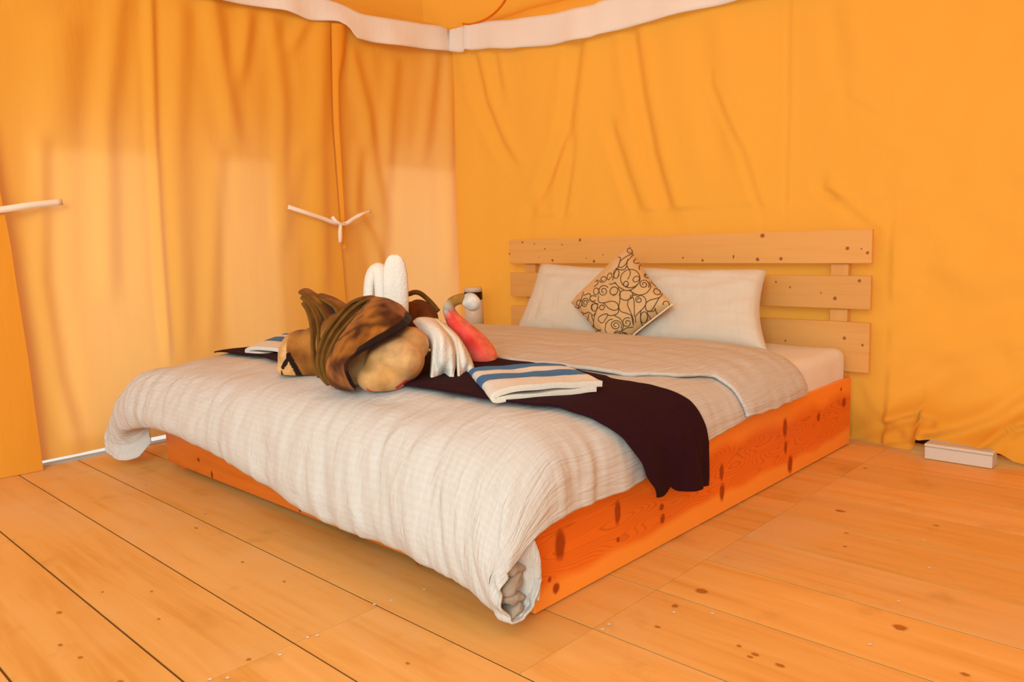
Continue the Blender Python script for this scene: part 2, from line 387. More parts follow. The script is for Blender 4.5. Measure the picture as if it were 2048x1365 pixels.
CR = [cline([(1700, 886), (1745, 866), (1790, 848), (1835, 838), (1868, 846)], .018, .020), cline([(1868, 878), (1930, 868), (1990, 850), (2048, 815), (2120, 770)], .030, .028), cline([(1706, 775), (1725, 820), (1760, 850), (1800, 868)], .022, .014),
      cline([(1740, 905), (1800, 888), (1845, 886)], .012, .008), cline([(1975, 900), (2010, 875), (2048, 858)], .014, .022), cline([(1650, 385), (1700, 430), (1745, 462)], .018, .008), cline([(1800, 800), (1900, 740), (1990, 715)], .05, .016),
      cline([(1880, 600), (1960, 640), (2048, 600)], .09, .014), cline([(1770, 640), (1840, 590), (1850, 520)], .06, .012)]
def f_back(u, v):
    x = lerp(XL - .02, 1.62, u); zb = back_hem(x); z = lerp(zb, TOPZ, v ** 1.25)
    d = 1.5 * ridges(BL, x, z) + (.020 * fbm(x * 2.2, z * .55, 3.1) + .007 * fbm(x * 6, z * .7, 8.1)) * sstep(0, .4, z)
    if -1.35 < x:                      # the loose canvas bags out over the floor beside the bed, gathered in creases
        m = sstep(-1.24, -1.14, x)
        d -= m * (.060 * (1 - sstep(.0, .30, z)) + .012 * fbm(x * 7, z * 9, 2))
        box_ = sstep(-1.0, -.955, x) * (1 - sstep(-.70, -.64, x))
        d -= .052 * box_ * (1 - sstep(.07, .26, z))
    if x > -1.45:
        for L, w_, amp in CR:
            if min(abs(x - L[0][0]), abs(x - L[-1][0])) > 1.2: continue
            q, sg = line_d((x, z), L); q *= sg
            if abs(q) < 5 * w_: d += amp * (math.exp(-(q / w_) ** 2) - .75 * math.exp(-((q - 1.6 * w_) / (1.1 * w_)) ** 2) - .3 * math.exp(-((q + 1.7 * w_) / w_) ** 2))
    return Vector((x, YB + d * (.35 if -3.3 < x < -1.12 and z < 1.05 else 1), z))
wb = tag(grid('wall_back', f_back, 420, 170, M_BACK), kind='structure')

LL = [wline(p, 'x', wd, a) for p, wd, a in [
    ([(418, 7), (444, 165), (466, 290)], .05, .022), ([(492, 40), (473, 175)], .04, .018), ([(543, 48), (561, 201), (560, 470)], .045, .016), ([(605, 47), (572, 110)], .04, .012),
    ([(297, 2), (305, 260), (318, 480), (335, 715)], .022, .016), ([(232, 0), (208, 250), (215, 600)], .05, .018), ([(355, 30), (348, 300), (365, 700)], .05, .014), ([(640, 60), (632, 300), (640, 600)], .05, .018),
    ([(75, 300), (80, 560), (112, 760), (150, 900)], .035, .012), ([(120, 60), (110, 300)], .08, .014), ([(430, 320), (415, 700)], .04, .010), ([(705, 110), (735, 230), (760, 420)], .05, .02), ([(790, 130), (770, 400), (765, 560)], .05, .014),
    ([(720, 300), (712, 420), (745, 470), (780, 620)], .04, .012), ([(870, 120), (845, 330)], .05, .012), ([(905, 115), (898, 330), (900, 560)], .05, .016), ([(600, 300), (560, 500)], .05, .010)]]
wl = tag(empty('wall_left'), kind='structure')
def f_left(y0, y1, off, hem):
    def fn(u, v):
        y = lerp(y0, y1, u); z = lerp(hem(y), TOPZ, v)
        s = 1 - sstep(0, 1, 1 - v) * .3
        d = ridges(LL, y, z) + .016 * fbm(y * 3.0, z * .5, 9.3)
        if y1 > 3: d += .03 * sstep(0, .12, abs(0.0)) * 0
        return Vector((XL + off + d, y, z))
    return fn
slit = table
def panel_b(u, v):
    z = lerp(table([(0, .014), (1, .03), (2, .045), (2.7, .03)], lerp(.86, 2.6, u)), TOPZ, v)
    ye = table([(0, 2.575), (.4, 2.60), (1.05, 2.585), (1.6, 2.575), (2.26, 2.60)], z)
    y = lerp(.86, ye, u)
    d = ridges(LL, y, z) + .018 * fbm(y * 3.0, z * .5, 9.3)
    return Vector((XL + .012 + d, y, z))
def panel_c(u, v):
    z = lerp(.02, TOPZ, v)
    ys = table([(0, 2.50), (1.05, 2.52), (2.26, 2.52)], z)
    y = lerp(ys, YB + .01, u)
    d = ridges(LL, y, z) + .016 * fbm(y * 3.0, z * .5, 9.3)
    return Vector((XL - .022 + d + .02 * sstep(3.2, 3.5, y), y, z))
def panel_a(u, v):
    z = lerp(.002, TOPZ, v)
    ye = table([(0, .985), (.4, .975), (.9, .955), (1.35, .925), (1.7, .885), (2.26, .86)], z)
    y = lerp(-1.6, ye, u)
    return Vector((XL + .045 + .02 * fbm(y * 3, z * .5, 4.2) + .01 * math.sin(9 * y), y, z))
grid('curtain_panel', panel_a, 90, 60, M_BACK, wl)
grid('curtain_panel', panel_b, 190, 130, M_CURT, wl)
grid('curtain_panel', panel_c, 110, 130, M_CURT, wl)
def hem_strip(u, v):                  # folded edge of the middle panel standing off at the slit
    z = lerp(.9, 2.12, v)
    ye = table([(0, 2.575), (.4, 2.60), (1.05, 2.585), (1.6, 2.575), (2.26, 2.60)], z)
    wd = table([(.9, .012), (1.1, .03), (1.5, .04), (1.8, .045), (2.0, .085), (2.12, .095)], z)
    return Vector((XL + .03 + .02 * u * (1 - u) * 4, ye - .03 + wd * u + .03, z))
o = grid('hem_strip', hem_strip, 8, 50, M_BACK, wl); tag(o, 'narrow folded orange edge beside the curtain slit')
def ribbon(name, P, W, parent, twist=None, thick=.0015):
    P = [Vector(p) for p in P]; V = []; F = []; n = 24
    for i in range(n + 1):
        t = i / n; p = spline(P, t); q = spline(P, min(1, t + .01)) - spline(P, max(0, t - .01))
        side = Vector((0, 0, 1)) - q.normalized() * q.normalized().z
        if side.length < .3: side = Vector((0, 1, 0))
        side.normalize(); nx = q.normalized().cross(side)
        a = spline([Vector((x, 0, 0)) for x in (twist or [0, 0])], t).x
        sd = side * math.cos(a) + nx * math.sin(a)
        V += [p - sd * W / 2, p + sd * W / 2]
    F = [(2 * i, 2 * i + 1, 2 * i + 3, 2 * i + 2) for i in range(n)]
    o = mesh_py(name, V, F, M_STRAP, parent); s = o.modifiers.new('t', 'SOLIDIFY'); s.thickness = thick; s.offset = 0; return o
XS = XL + .075
def tp(px, py, X=XS): return on_x(px, py, X)
ribbon('tie_strap', [tp(576, 414, XS - .03), tp(610, 425), tp(645, 437), tp(672, 447), tp(690, 449, XS + .005)], .022, wl, [0, 0, .2, .5, 1.0])
ribbon('tie_strap', [tp(742, 423, XS - .03), tp(727, 426), tp(710, 436), tp(692, 447), tp(678, 449, XS + .006)], .021, wl, [0, 1.1, .2, .5, .9])
ribbon('tie_strap', [tp(664, 434), tp(671, 443, XS + .012), tp(680, 450, XS + .016), tp(680, 462, XS + .010), tp(681, 486)], .021, wl, [0, .3, 1.2, .9, .1])
ribbon('tie_strap', [tp(125, 404, XS - .02), tp(60, 411), tp(0, 420), tp(-90, 430), tp(-160, 436, XS - .02)], .026, wl, [0, 0, 0, 0])

# outer fly a hand's breadth behind the inner curtain, with its three window openings
wo = tag(empty('wall_outer'), kind='structure')
XO = -4.05
def fly(y0, y1, z0, z1): box('outer_panel', (XO - .006, y0, z0), (XO + .006, y1, z1), M_OUT, wo, 0)
WT = 1.47
ops = [(1.09, 1.60), (1.88, 2.20), (2.93, 3.50)]
fly(-1.6, 3.75, WT, 2.75); fly(-1.6, ops[0][0], .04, WT)
fly(ops[0][1], ops[1][0], .04, WT); fly(ops[1][1], ops[2][0], .04, WT); fly(ops[2][1], 3.75, .04, WT)
for a, b in ops: fly(a, b, .04, .20)
g = box('ground', (-14, -12, -.16), (10, 14, -.12), M_GROUND, None, 0); tag(g, kind='structure')
tag(box('trim_3', (XL - .06, -1.6, -.03), (XL - .005, 3.5, .004), M_ALU, None, .001), kind='structure')

tag(box('leak_block_strip', (XL, 3.60, -.03), (1.65, 3.63, .16), M_DARK, None, .001), kind='structure')  # unseen dark strip, added to stop light leaking under the canvas hem
# valance strips
def f_val_l(u, v):
    y = lerp(-1.6, YB - .02, u)
    zb = table([(-1.6, 2.10), (1.6, 2.10), (1.9, 2.108), (2.29, 2.128), (2.45, 2.11), (2.62, 2.130), (2.68, 2.115), (2.74, 2.060), (2.95, 2.062), (3.3, 2.085), (3.49, 2.100)], y)
    zt = table([(-1.6, 2.27), (2.2, 2.27), (2.65, 2.235), (2.8, 2.205), (3.2, 2.225), (3.49, 2.250)], y)
    w_ = .05 + .012 * math.sin(y * 17) * (1 - v) + .012 * fbm(y * 6, 0, 1) - .03 * sstep(3.3, 3.49, y)
    return Vector((XL + w_ - .02 * v, y, lerp(zb, zt, v)))
tag(grid('trim_1', f_val_l, 220, 10, M_VAL, None, .003), kind='structure')
def f_val_b(u, v):
    x = lerp(XL + .02, 1.6, u)
    zb = table([(-3.76, 2.10), (-3.63, 2.073), (-3.60, 2.088), (-3.57, 2.075), (-3.45, 2.060), (-3.2, 2.018), (-2.9, 1.985), (-2.64, 1.972), (-2.60, 1.978), (-2.2, 1.980), (-1.75, 1.978), (1.6, 2.0)], x)
    zt = zb + table([(-3.76, .16), (-3.6, .155), (-3.2, .165), (-2.6, .17), (1.6, .17)], x)
    w_ = .05 + .012 * math.sin(x * 11) * (1 - v) + .012 * fbm(x * 6, 0, 5) + .012 * math.exp(-((x + 3.60) / .015) ** 2)
    return Vector((x, YB - w_ + .02 * v, lerp(zb, zt, v)))
tag(grid('trim_2', f_val_b, 240, 10, M_VAL, None, .003), kind='structure')
# roof
cl = tag(empty('ceiling'), kind='structure')
APX = Vector((-1.1, .95, 3.35))
cor = [Vector((-4.1, 3.56, 2.20)), Vector((1.66, 3.56, 2.20)), Vector((1.66, -1.62, 2.20)), Vector((-4.1, -1.62, 2.20))]
for k in (0, 1, 3):
    A, B = cor[k], cor[(k + 1) % 4]
    def f_roof(u, v, A=A, B=B):
        p = lerp(A.lerp(B, u), APX, v)
        sag = .10 * math.sin(PI * v) * math.sin(PI * u) + .06 * math.sin(PI * min(1, v * 1.0))
        return p - Vector((0, 0, sag))
    grid('roof_panel', f_roof, 40, 40, M_ROOF, cl)
RBV = bvh_of(list(cl.children))
sp_ = []
for x, y in [(925, 46), (940, 47), (958, 43), (975, 35), (990, 24), (1003, 10), (1012, -4), (1020, -20)]:
    h = RBV.ray_cast(CAMP, (at(x, y, 1) - CAMP).normalized())[0]
    if h: sp_.append(h - Vector((0, 0, .004)))
if len(sp_) > 3:
    o = tube('roof_seam', [spline(sp_, i / 24) for i in range(25)], .006, M_ROOF, cl, 8); tag(o, 'stitched seam between two roof panels')
tag(grid('wall_right', lambda u, v: Vector((1.63 + .02 * math.sin(14 * u), lerp(.9, YB, u), lerp(.0, TOPZ, v))), 60, 12, M_BACK), kind='structure')

# ------------------------------------------------------------------ bed
XR, XLB, YF, YH, ZT = -1.236, -3.34, 1.355, 3.40, .297
bed = tag(empty('bed', (-2.29, 2.38, 0)), 'low double bed of reddish varnished pine with slatted pine headboard', 'bed')
sb = box('side_board', (XR - .028, YF, .004), (XR, YH + .008, ZT), M_SIDE, bed, .003)
tag(sb, 'red orange varnished side board with dark heartwood grain and knots')
KS = [(.30, .040, .004, 1), (.36, .05, .005, .95), (.36, .05, .005, .8), (.45, .07, .006, .4), (.6, .1, .008, 0)]
for i, (px, py, ry, rz) in enumerate([(1120, 1090, .024, .050), (1235, 1026, .017, .042), (1323, 1015, .014, .013), (1325, 1038, .016, .018), (1236, 1080, .009, .010), (1099, 1160, .008, .009), (1112, 1177, .016, .018), (1443, 945, .018, .036), (1444, 985, .020, .036),
        (1570, 856, .022, .045), (1571, 895, .016, .030), (1580, 930, .026, .042), (1688, 805, .026, .028), (1682, 779, .012, .010), (1637, 835, .018, .022)]):
    p = on_x(px, py, XR)
    V, F, C = ring_disc(p, Vector((0, ry, 0)), Vector((0, 0, rz)), Vector((1, 0, 0)), KS, 16, .1, i); colour_mesh('knot', V, F, C, M_KNOT, sb)
fb = box('foot_board', (XLB, YF, .024), (XR - .030, YF + .028, ZT), M_FOOT, bed, .003)
for i, (px, py, rx, rz) in enumerate([(397, 920, .014, .012), (424, 950, .012, .02), (760, 1075, .02, .014), (835, 1125, .016, .014), (600, 1020, .01, .012)]):
    p = on_y(px, py, YF)
    V, F, C = ring_disc(p, Vector((rx, 0, 0)), Vector((0, 0, rz)), Vector((0, -1, 0)), [(.10, .012, .002, 1), (.2, .03, .003, .9), (.3, .05, .004, .5), (.5, .1, .01, 0)], 14, .15, i + 40); colour_mesh('knot', V, F, C, M_KNOT, fb)
box('side_board', (XLB, YF + .03, .004), (XLB + .028, YH + .008, ZT), M_FOOT, bed, .003)
box('base_deck', (XLB + .03, YF + .03, .22), (XR - .03, YH, .238), M_FOOT, bed, .002)
for x in (XLB + .07, XR - .07):
    for y in (YF + .06, YH - .05): box('leg', (x - .03, y - .03, 0.0), (x + .03, y + .03, .22), M_FOOT, bed, .002)
HBY = 3.413
slats = [((1017.0, 474), (1744, 458), (1017.2, 528), (1742.6, 527.2)), ((1019, 545.5), (1742, 552.6), (1021, 594.4), (1739.6, 620.2)), ((1020, 611.4), (1740, 646.9), (1021, 665), (1738.4, 747.8))]
kn = [[(1045, 485, 3.5), (1069, 488, 2.5), (1090, 498, 2.5), (1124, 490, 2.5), (1160, 480, 5), (1105, 521, 4), (1078, 515, 1.8), (1019, 508, 4), (1188, 523, 4.5), (1206, 510, 2.2), (1173, 517, 2), (1366, 516, 2.5), (1405, 521, 3.5), (1467, 513, 3), (1467, 516, 2), (1515, 519, 4.5), (1562, 518, 4.5), (1525, 472, 5.5), (1695, 497, 4.5), (1723, 498, 2), (1735, 506, 3.5)],
      [(1719, 562, 4), (1670, 597, 4.5), (1552, 564, 2.5), (1580, 575, 2.5), (1642, 586, 2)], [(1689, 677, 4), (1725, 691, 3), (1571, 682, 2.5)]]
KH = [(.20, .06, .012, 1), (.32, .10, .02, .95), (.40, .15, .04, .6), (.6, .3, .1, 0)]
for s, (tl, tr, bl, br) in enumerate(slats):
    zt = (on_y(*tl, HBY).z + on_y(*tr, HBY).z) / 2 if s else on_y(*tr, HBY).z
    zb = on_y(*br, HBY).z
    o = box('headboard_slat', (-3.243, HBY, zb), (-1.168, HBY + .022, zt), M_SLAT, bed, .002)
    for i, (px, py, r) in enumerate(kn[s]):
        p = on_y(px, py, HBY); r_ = r * .0023
        V, F, C = ring_disc(p, Vector((r_, 0, 0)), Vector((0, 0, r_)), Vector((0, -1, 0)), KH, 10, .15, s * 50 + i); colour_mesh('knot', V, F, C, M_KNOT, o)
for xa in (on_y(1661, 540, HBY + .022).x, on_y(1051, 538, HBY + .022).x):
    box('headboard_post', (xa, HBY + .0225, .10), (xa + .075, HBY + .060, .925), M_POST, bed, .002)

# mattress with fitted sheet
def f_mat(u, v):
    pass
def rounded_slab(name, lo, hi, m, parent, rad, nx=60, ny=60, bulge=.01, wr=.003, seed=0):
    bm = bmesh.new(); bmesh.ops.create_cube(bm, size=1)
    for v in bm.verts: v.co = Vector([lo[k] + (v.co[k] + .5) * (hi[k] - lo[k]) for k in range(3)])
    bmesh.ops.bevel(bm, geom=bm.edges[:], offset=rad, segments=4, affect='EDGES', profile=.5)
    bmesh.ops.subdivide_edges(bm, edges=[e for e in bm.edges if e.calc_length() > .2], cuts=40, use_grid_fill=True)
    for v in bm.verts:
        v.co += Vector((fbm(v.co.y * 9, v.co.z * 4, seed), fbm(v.co.x * 9, v.co.z * 9, seed + 5), fbm(v.co.x * 6, v.co.y * 6, seed + 9))) * wr
    me = bpy.data.meshes.new(name); bm.to_mesh(me); bm.free(); return link_mesh(name, me, m, parent, True)
mt = rounded_slab('mattress', (XLB + .035, YF + .035, .240), (XR - .012, YH - .012, .425), M_SHEET, None, .045, wr=.006, seed=3)
tag(mt, 'mattress in a white fitted sheet showing at the head of the bed', 'mattress')

# ------------------------------------------------------------------ duvet
zbx = [(-3.6, .10), (-3.3, .20), (-3.0, .225), (-2.63, .205), (-2.17, .130), (-1.8, .100), (-1.48, .122), (-1.33, .085), (-1.25, .045), (-1.1, .02)]
def cross(Y, dz=0.0, hem=.285, x7=-1.195):
    return [(-3.46, Y, .22), (-3.42, Y, .355), (-3.28, Y, .452 + dz), (-2.95, Y, .475 + dz), (-2.5, Y, .480 + dz), (-2.0, Y, .480 + dz), (-1.6, Y, .474 + dz), (-1.36, Y, .462 + dz), (-1.245, Y, .418 + dz * .7), (-1.203, Y, .355), (x7, Y, hem)]
RW = [cross(2.83, -.045, .318, -1.215), cross(2.72, -.01, .318), cross(2.45, 0, .318), cross(2.2, 0, .300), cross(1.95, 0.004, .275), cross(1.72, .002, .250), cross(1.52, -.004, .25), cross(1.40, -.018, .245)]
xs_ = [-3.43, -3.40, -3.27, -2.95, -2.5, -2.0, -1.6, -1.36, -1.245, -1.203, -1.19]
def frow(y, zf, xo=None):
    return [((xo or {}).get(i, x), y(i, x) if callable(y) else y, zf(i, x)) for i, x in enumerate(xs_)]
ZB = lambda x: table(zbx, x)
RW.append(frow(1.302, lambda i, x: [.225, .335, .415, .430, .430, .428, .420, .400, .350, .285, .225][i], {0: -3.56, 1: -3.48, 2: -3.34}))
RW.append(frow(1.240, lambda i, x: [.125, .245, .345, .368, .362, .352, .342, .318, .265, .215, .175][i], {0: -3.62, 1: -3.55, 2: -3.39, 3: -3.02, 10: -1.20}))
RW.append(frow(1.208, lambda i, x: [.060, .155, .262][i] if i < 3 else (lerp(ZB(x), .36, .40) if i < 9 else (.145, .115)[i - 9]), {0: -3.60, 1: -3.58, 2: -3.42, 3: -3.04, 9: -1.235, 10: -1.205}))
RW.append(frow(lambda i, x: 1.222 if i < 8 else 1.235, lambda i, x: [.030, .100, .185][i] if i < 3 else (ZB(x) + .012 if i < 9 else (.050, .046)[i - 9]), {0: -3.50, 1: -3.54, 2: -3.40, 3: -3.04, 9: -1.235, 10: -1.200}))
RW.append(frow(lambda i, x: 1.275 if i < 8 else 1.292, lambda i, x: [.045, .110, .195][i] if i < 3 else (ZB(x) + .012 if i < 9 else (.055, .060)[i - 9]), {0: -3.44, 1: -3.47, 2: -3.37, 3: -3.02, 9: -1.225, 10: -1.190}))
RW.append(frow(lambda i, x: 1.325 if i < 8 else 1.318, lambda i, x: [.10, .16, .24][i] if i < 3 else (ZB(x) + .07 if i < 9 else (.120, .125)[i - 9]), {0: -3.42, 1: -3.42, 2: -3.35, 9: -1.225, 10: -1.180}))
dnet = net(RW)
def f_duv(u, v):
    p = dnet(u, v)
    hang = sstep(.52, .62, v) * (1 - sstep(.9, 1.0, v))
    side = sstep(.72, .9, u)
    a = .0125 * hang * (fbm(p.x * 14 + p.z * 3.0, p.z * 2.2, 2.0) + .6 * fbm(p.x * 34 + p.z * 8, p.z * 3, 7.0) + .38 * fbm(p.x * 70 + p.z * 14, p.z * 6, 3.0))
    sd = side * (1 - hang) * .009 * (fbm(p.y * 17, p.z * 5, 4.0) + .5 * fbm(p.y * 33, p.z * 6, 1.0))
    top = (1 - hang) * (1 - side) * .0075 * (fbm(p.x * 4, p.y * 9, 1.0) + .6 * fbm(p.x * 9, p.y * 4, 6.0))
    top += (1 - side) * .004 * fbm(p.x * 12 - p.y * 6, p.y * 8, 2.5) * sstep(.4, .55, v) * (1 - sstep(.62, .7, v))
    puff = .010 * sstep(.02, .1, v) * fbm(p.x * 1.7, p.y * 2.3, 12.0) * (1 - side)
    q = p + Vector((sd, -a, top + puff * (1 - hang) + a * .2))
    # gathers near the open corner
    c = sstep(.86, .97, u) * sstep(.6, .75, v)
    q += Vector((0, -.006 * math.sin(v * 120) * c * (1 - sstep(.9, 1, v)), 0))
    return q
duvet = grid('duvet', f_duv, 230, 230, M_DUVET, None, .006, -1, 0, (2.4, 2.1))
tag(duvet, 'white checked duvet draped over the foot of the bed, open corner hanging near the floor', 'duvet')
# fold-back band across the bed: free edge follows the crease
crease = [on_z(x, y, z) for x, y, z in [(900, 701, .492), (985, 714, .494), (1100, 729, .494), (1247, 745, .492), (1350, 744, .486), (1430, 740, .478)]]
cr_tab = [(-3.4, 2.22)] + [(p.x, p.y) for p in crease] + [(-1.15, crease[-1].y + .01)]
prof = [(-3.42, .25), (-3.38, .39), (-3.26, .470), (-2.9, .492), (-2.4, .495), (-1.9, .494), (-1.55, .490), (-1.34, .474), (-1.232, .428), (-1.190, .366), (-1.183, .318)]
def f_fold(u, v):
    q = spline([Vector((a, 0, b)) for a, b in prof], u)
    y0 = table(cr_tab, q.x) + .006 * fbm(q.x * 9, 0, 0); y1 = 2.815
    if q.z < .45 and q.x > -1.4: y0 += (0.45 - q.z) * .25
    v2 = v * 1.0
    if v < .86: y = lerp(y0, y1, v / .86); dz = .010 * math.sin(PI * min(1, v / .86)) ** .5
    else:
        g = (v - .86) / .14 * PI * .9; y = y1 + .020 * math.sin(g); dz = -.024 * (1 - math.cos(g)) / 2
    wr = .005 * fbm(q.x * 5, y * 16, 3) + .003 * fbm(q.x * 13, y * 5, 8)
    side = sstep(.82, .95, u)
    k = lerp(1, .2, side)
    return Vector((q.x + side * (.006 * fbm(y * 22, q.z * 6, 1) + .004 + dz * .8), y, q.z + (dz + wr) * k + .003 + (.010 * sstep(.7, 1, u) * fbm(y * 12, 0, 5) if u > .97 else 0)))
fo = grid('fold_back', f_fold, 170, 70, M_DUVET, duvet, .010, -1, 0, (2.4, .7)); tag(fo, 'folded back top band of the white duvet')
# quilt filling seen in the open corner
def blob_tube(P, R, n=14): return tube_geo([spline([Vector(p) for p in P], i / 16) for i in range(17)], [spline([Vector((r[0], r[1], 0)) for r in R], i / 16)[:2] for i in range(17)], n)
V, F = [], []
for y, z, ry, rz, sl in [(1.268, .158, .034, .016, -.25), (1.262, .122, .036, .020, .35), (1.262, .085, .032, .016, -.15), (1.268, .055, .026, .014, .4)]:
    b = len(V); n = 20; L = 14
    for i in range(L):
        t = i / (L - 1); x = lerp(-1.262, -1.206, t); k = 1 if t < .8 else math.sqrt(max(0.0, 1 - ((t - .8) / .2) ** 2)) * .98 + .02
        for q in range(n):
            g = 2 * PI * q / n; yy = math.cos(g) * ry * k; zz = math.sin(g) * rz * k + yy * sl
            w_ = .006 * fbm(yy * 60 + z * 90, zz * 60, t * 4) * k
            V.append(Vector((x + .012 * fbm(yy * 40, zz * 50, z * 50) * t, y + yy + w_, z + zz + w_)))
    for i in range(L - 1):
        for q in range(n): F.append((b + i * n + q, b + i * n + (q + 1) % n, b + (i + 1) * n + (q + 1) % n, b + (i + 1) * n + q))
    F.append(tuple(b + (L - 1) * n + q for q in range(n)))
tag(mesh_py('quilt_filling', V, F, M_INNER, duvet), 'grey beige filling bunched inside the open duvet corner')
# lining flap inside the corner mouth
flap = net([[(-1.23, 1.250, .215), (-1.205, 1.275, .215), (-1.19, 1.31, .222)], [(-1.24, 1.25, .175), (-1.222, 1.280, .178), (-1.185, 1.322, .18)], [(-1.25, 1.26, .13), (-1.232, 1.292, .140), (-1.187, 1.328, .125)], [(-1.25, 1.27, .07), (-1.235, 1.295, .07), (-1.187, 1.318, .07)]])
tag(grid('lining_flap', flap, 16, 20, M_DUVET, duvet, .004, 0), 'inner flap of the duvet cover at its open corner')
# ragged lining under the duvet edge
V, F = [], []
rr = random.Random(3)
for rng, cnt in (((2.10, 2.62), 40), ((1.42, 1.62), 20)):
    for k in range(cnt):
        y = rr.uniform(*rng); z = table([(1.4, .245), (1.62, .25), (2.1, .292), (2.4, .312), (2.65, .318)], y) - rr.uniform(.0, .014)
        b = len(V); s = rr.uniform(.006, .013)
        for a in range(6): V.append((XR + .006 + rr.uniform(0, .004), y + s * math.cos(a) * rr.uniform(.6, 1.2), z + s * .7 * math.sin(a)))
        F.append(tuple(b + a for a in range(6)))
o = mesh_py('frayed_lining', V, F, M_CRUMB, duvet, False); tag(o, 'yellowish frayed lining along the duvet edge', kind='stuff')

# ------------------------------------------------------------------ runner
BV = bvh_of([duvet, sb, fo])
def hull(y, a):
    """a<0: across the top (a=-1 far left), 0..1: over the shoulder, >1 down the side"""
    if a < 0:
        x = lerp(-1.45, -3.26, -a)
        h = BV.ray_cast(Vector((x, y, 1)), Vector((0, 0, -1)))[0]; return Vector((x, y, h.z)), Vector((0, 0, 1))
    if a < 1:
        g = PI / 2 * (1 - a); d = Vector((math.cos(g), 0, math.sin(g))); c = Vector((-1.45, y, .30))
        h = BV.ray_cast(c + d * 1.0, -d)[0]; return h, d
    z = .30 - (a - 1) * .3
    h = BV.ray_cast(Vector((-.5, y, .29)), Vector((-1, 0, 0)))[0]; h2 = BV.ray_cast(Vector((-.5, y, .26)), Vector((-1, 0, 0)))[0]
    return Vector((max(h.x, h2.x, -1.205) - .02 * (a - 1), y, z)), Vector((1, 0, 0))
near = [(-1, 1.56), (-.78, 1.545), (-.52, 1.475), (-.15, 1.465), (0, 1.495), (.25, 1.520), (.45, 1.575), (.62, 1.62), (.8, 1.665), (1.0, 1.715), (1.35, 1.775)]
far = [(-1, 1.86), (-.5, 1.93), (-.1, 1.965), (.1, 1.93), (.3, 1.96), (.45, 1.99), (.7, 2.045), (1.0, 2.070), (1.4, 2.095)]
def f_run(u, v):
    if u < .5: a = -1 + u / .5
    else: a = (u - .5) / .5 * 1.36
    y = lerp(table(near, a), table(far, a), v)
    p, d = hull(y, a)
    p = p.copy(); hang = sstep(.7, 1.3, a)
    p += d * (.013 + .008 * sstep(.6, .9, a) + .006 * max(0, fbm(y * 8, a * 4, 2)))
    if a > .6:                         # lengthwise folds of the hanging end
        f = sstep(.6, 1.2, a)
        p.x += f * (.010 + .013 * math.sin(v * 11 + .8) + .006 * fbm(v * 9, a * 2, 1))
        p.z += -.05 * hang * (v - .35) * sstep(1, 1.36, a) + .018 * hang * math.exp(-((v - .3) / .08) ** 2)
    return p
run = grid('bed_runner', f_run, 190, 70, M_RUN, None, .006, 1, 0, (2.2, .5))
tag(run, 'dark aubergine fleece runner lying across the duvet and hanging over the side board', 'bed runner')
def f_hem(u, v):
    p = f_run(1.0 - .035 * (1 - v), lerp(.012, .988, u)); return p + Vector((.004, 0, 0))
tag(grid('hem', f_hem, 60, 6, M_RUN, run, .004, 0), 'stitched hem of the runner')

# ------------------------------------------------------------------ pillows and cushion
def pillow_geo(c4, thick, nu=44, nv=44, power=.42, edge=.006, pinch=.06, wr=.004, seed=0):
    """c4: corners tl, tr, br, bl; returns closed two-sided cushion mesh"""
    tl, tr, br, bl = [Vector(p) for p in c4]
    n = (tr - tl).cross(bl - tl).normalized()       # towards the viewer side is -n or n: decided by caller's order
    V = []; F = []; uv = []
    for side in (1, -1):
        for i in range(nu):
            for j in range(nv):
                u, v = i / (nu - 1), j / (nv - 1)
                pu = u + pinch * math.sin(PI * v) * (.5 - u) * (abs(2 * u - 1) ** 3)
                pv = v + pinch * math.sin(PI * u) * (.5 - v) * (abs(2 * v - 1) ** 3)
                p = tl.lerp(tr, pu).lerp(bl.lerp(br, pu), pv)
                h = (max(0, 1 - (2 * u - 1) ** 4) * max(0, 1 - (2 * v - 1) ** 4)) ** power
                p = p + n * side * (thick / 2 * h + edge * .2) + n * wr * h * (fbm(u * 5, v * 12, seed) + .6 * fbm(u * 13, v * 4, seed + 3))
                V.append(p); uv.append((u * (tr - tl).length, v * (bl - tl).length))
    k = nu * nv
    F += grid_faces(nu, nv)
    F += [tuple(k + i for i in reversed(f)) for f in grid_faces(nu, nv)]
    rim = [(i, 0) for i in range(nu - 1)] + [(nu - 1, j) for j in range(nv - 1)] + [(i, nv - 1) for i in range(nu - 1, 0, -1)] + [(0, j) for j in range(nv - 1, 0, -1)]
    idx = [i * nv + j for i, j in rim]
    for a, b in zip(idx, idx[1:] + idx[:1]): F.append((b, a, k + a, k + b))
    return V, F, uv
def pillow(name, c4, thick, m, **k):
    V, F, uv = pillow_geo(c4, thick, **k); o = mesh_py(name, V, F, m, None, True, uv)
    bm = bmesh.new(); bm.from_mesh(o.data); bmesh.ops.recalc_face_normals(bm, faces=bm.faces[:]); bm.to_mesh(o.data); bm.free(); return o
YT, YBt = 3.29, 3.055
pr = pillow('pillow', [on_y(1268, 536, YT - .06), on_y(1533, 541, YT), on_y(1536, 706, YBt), on_y(1245, 690, YBt - .06)], .15, M_PILLOW, seed=2, wr=.007, pinch=.10)
tag(pr, 'plump white pillow leaning on the slats, nearer the bare mattress corner', 'pillow', 'white pillows against the headboard')
pl = pillow('pillow', [on_y(1084, 528, YT), on_y(1290, 541, YT - .02), on_y(1262, 692, YBt - .02), on_y(1034, 664, YBt)], .15, M_PILLOW, seed=7, wr=.007, pinch=.08)
tag(pl, 'white pillow leaning on the slats beside the white canister, partly behind the patterned cushion', 'pillow', 'white pillows against the headboard')

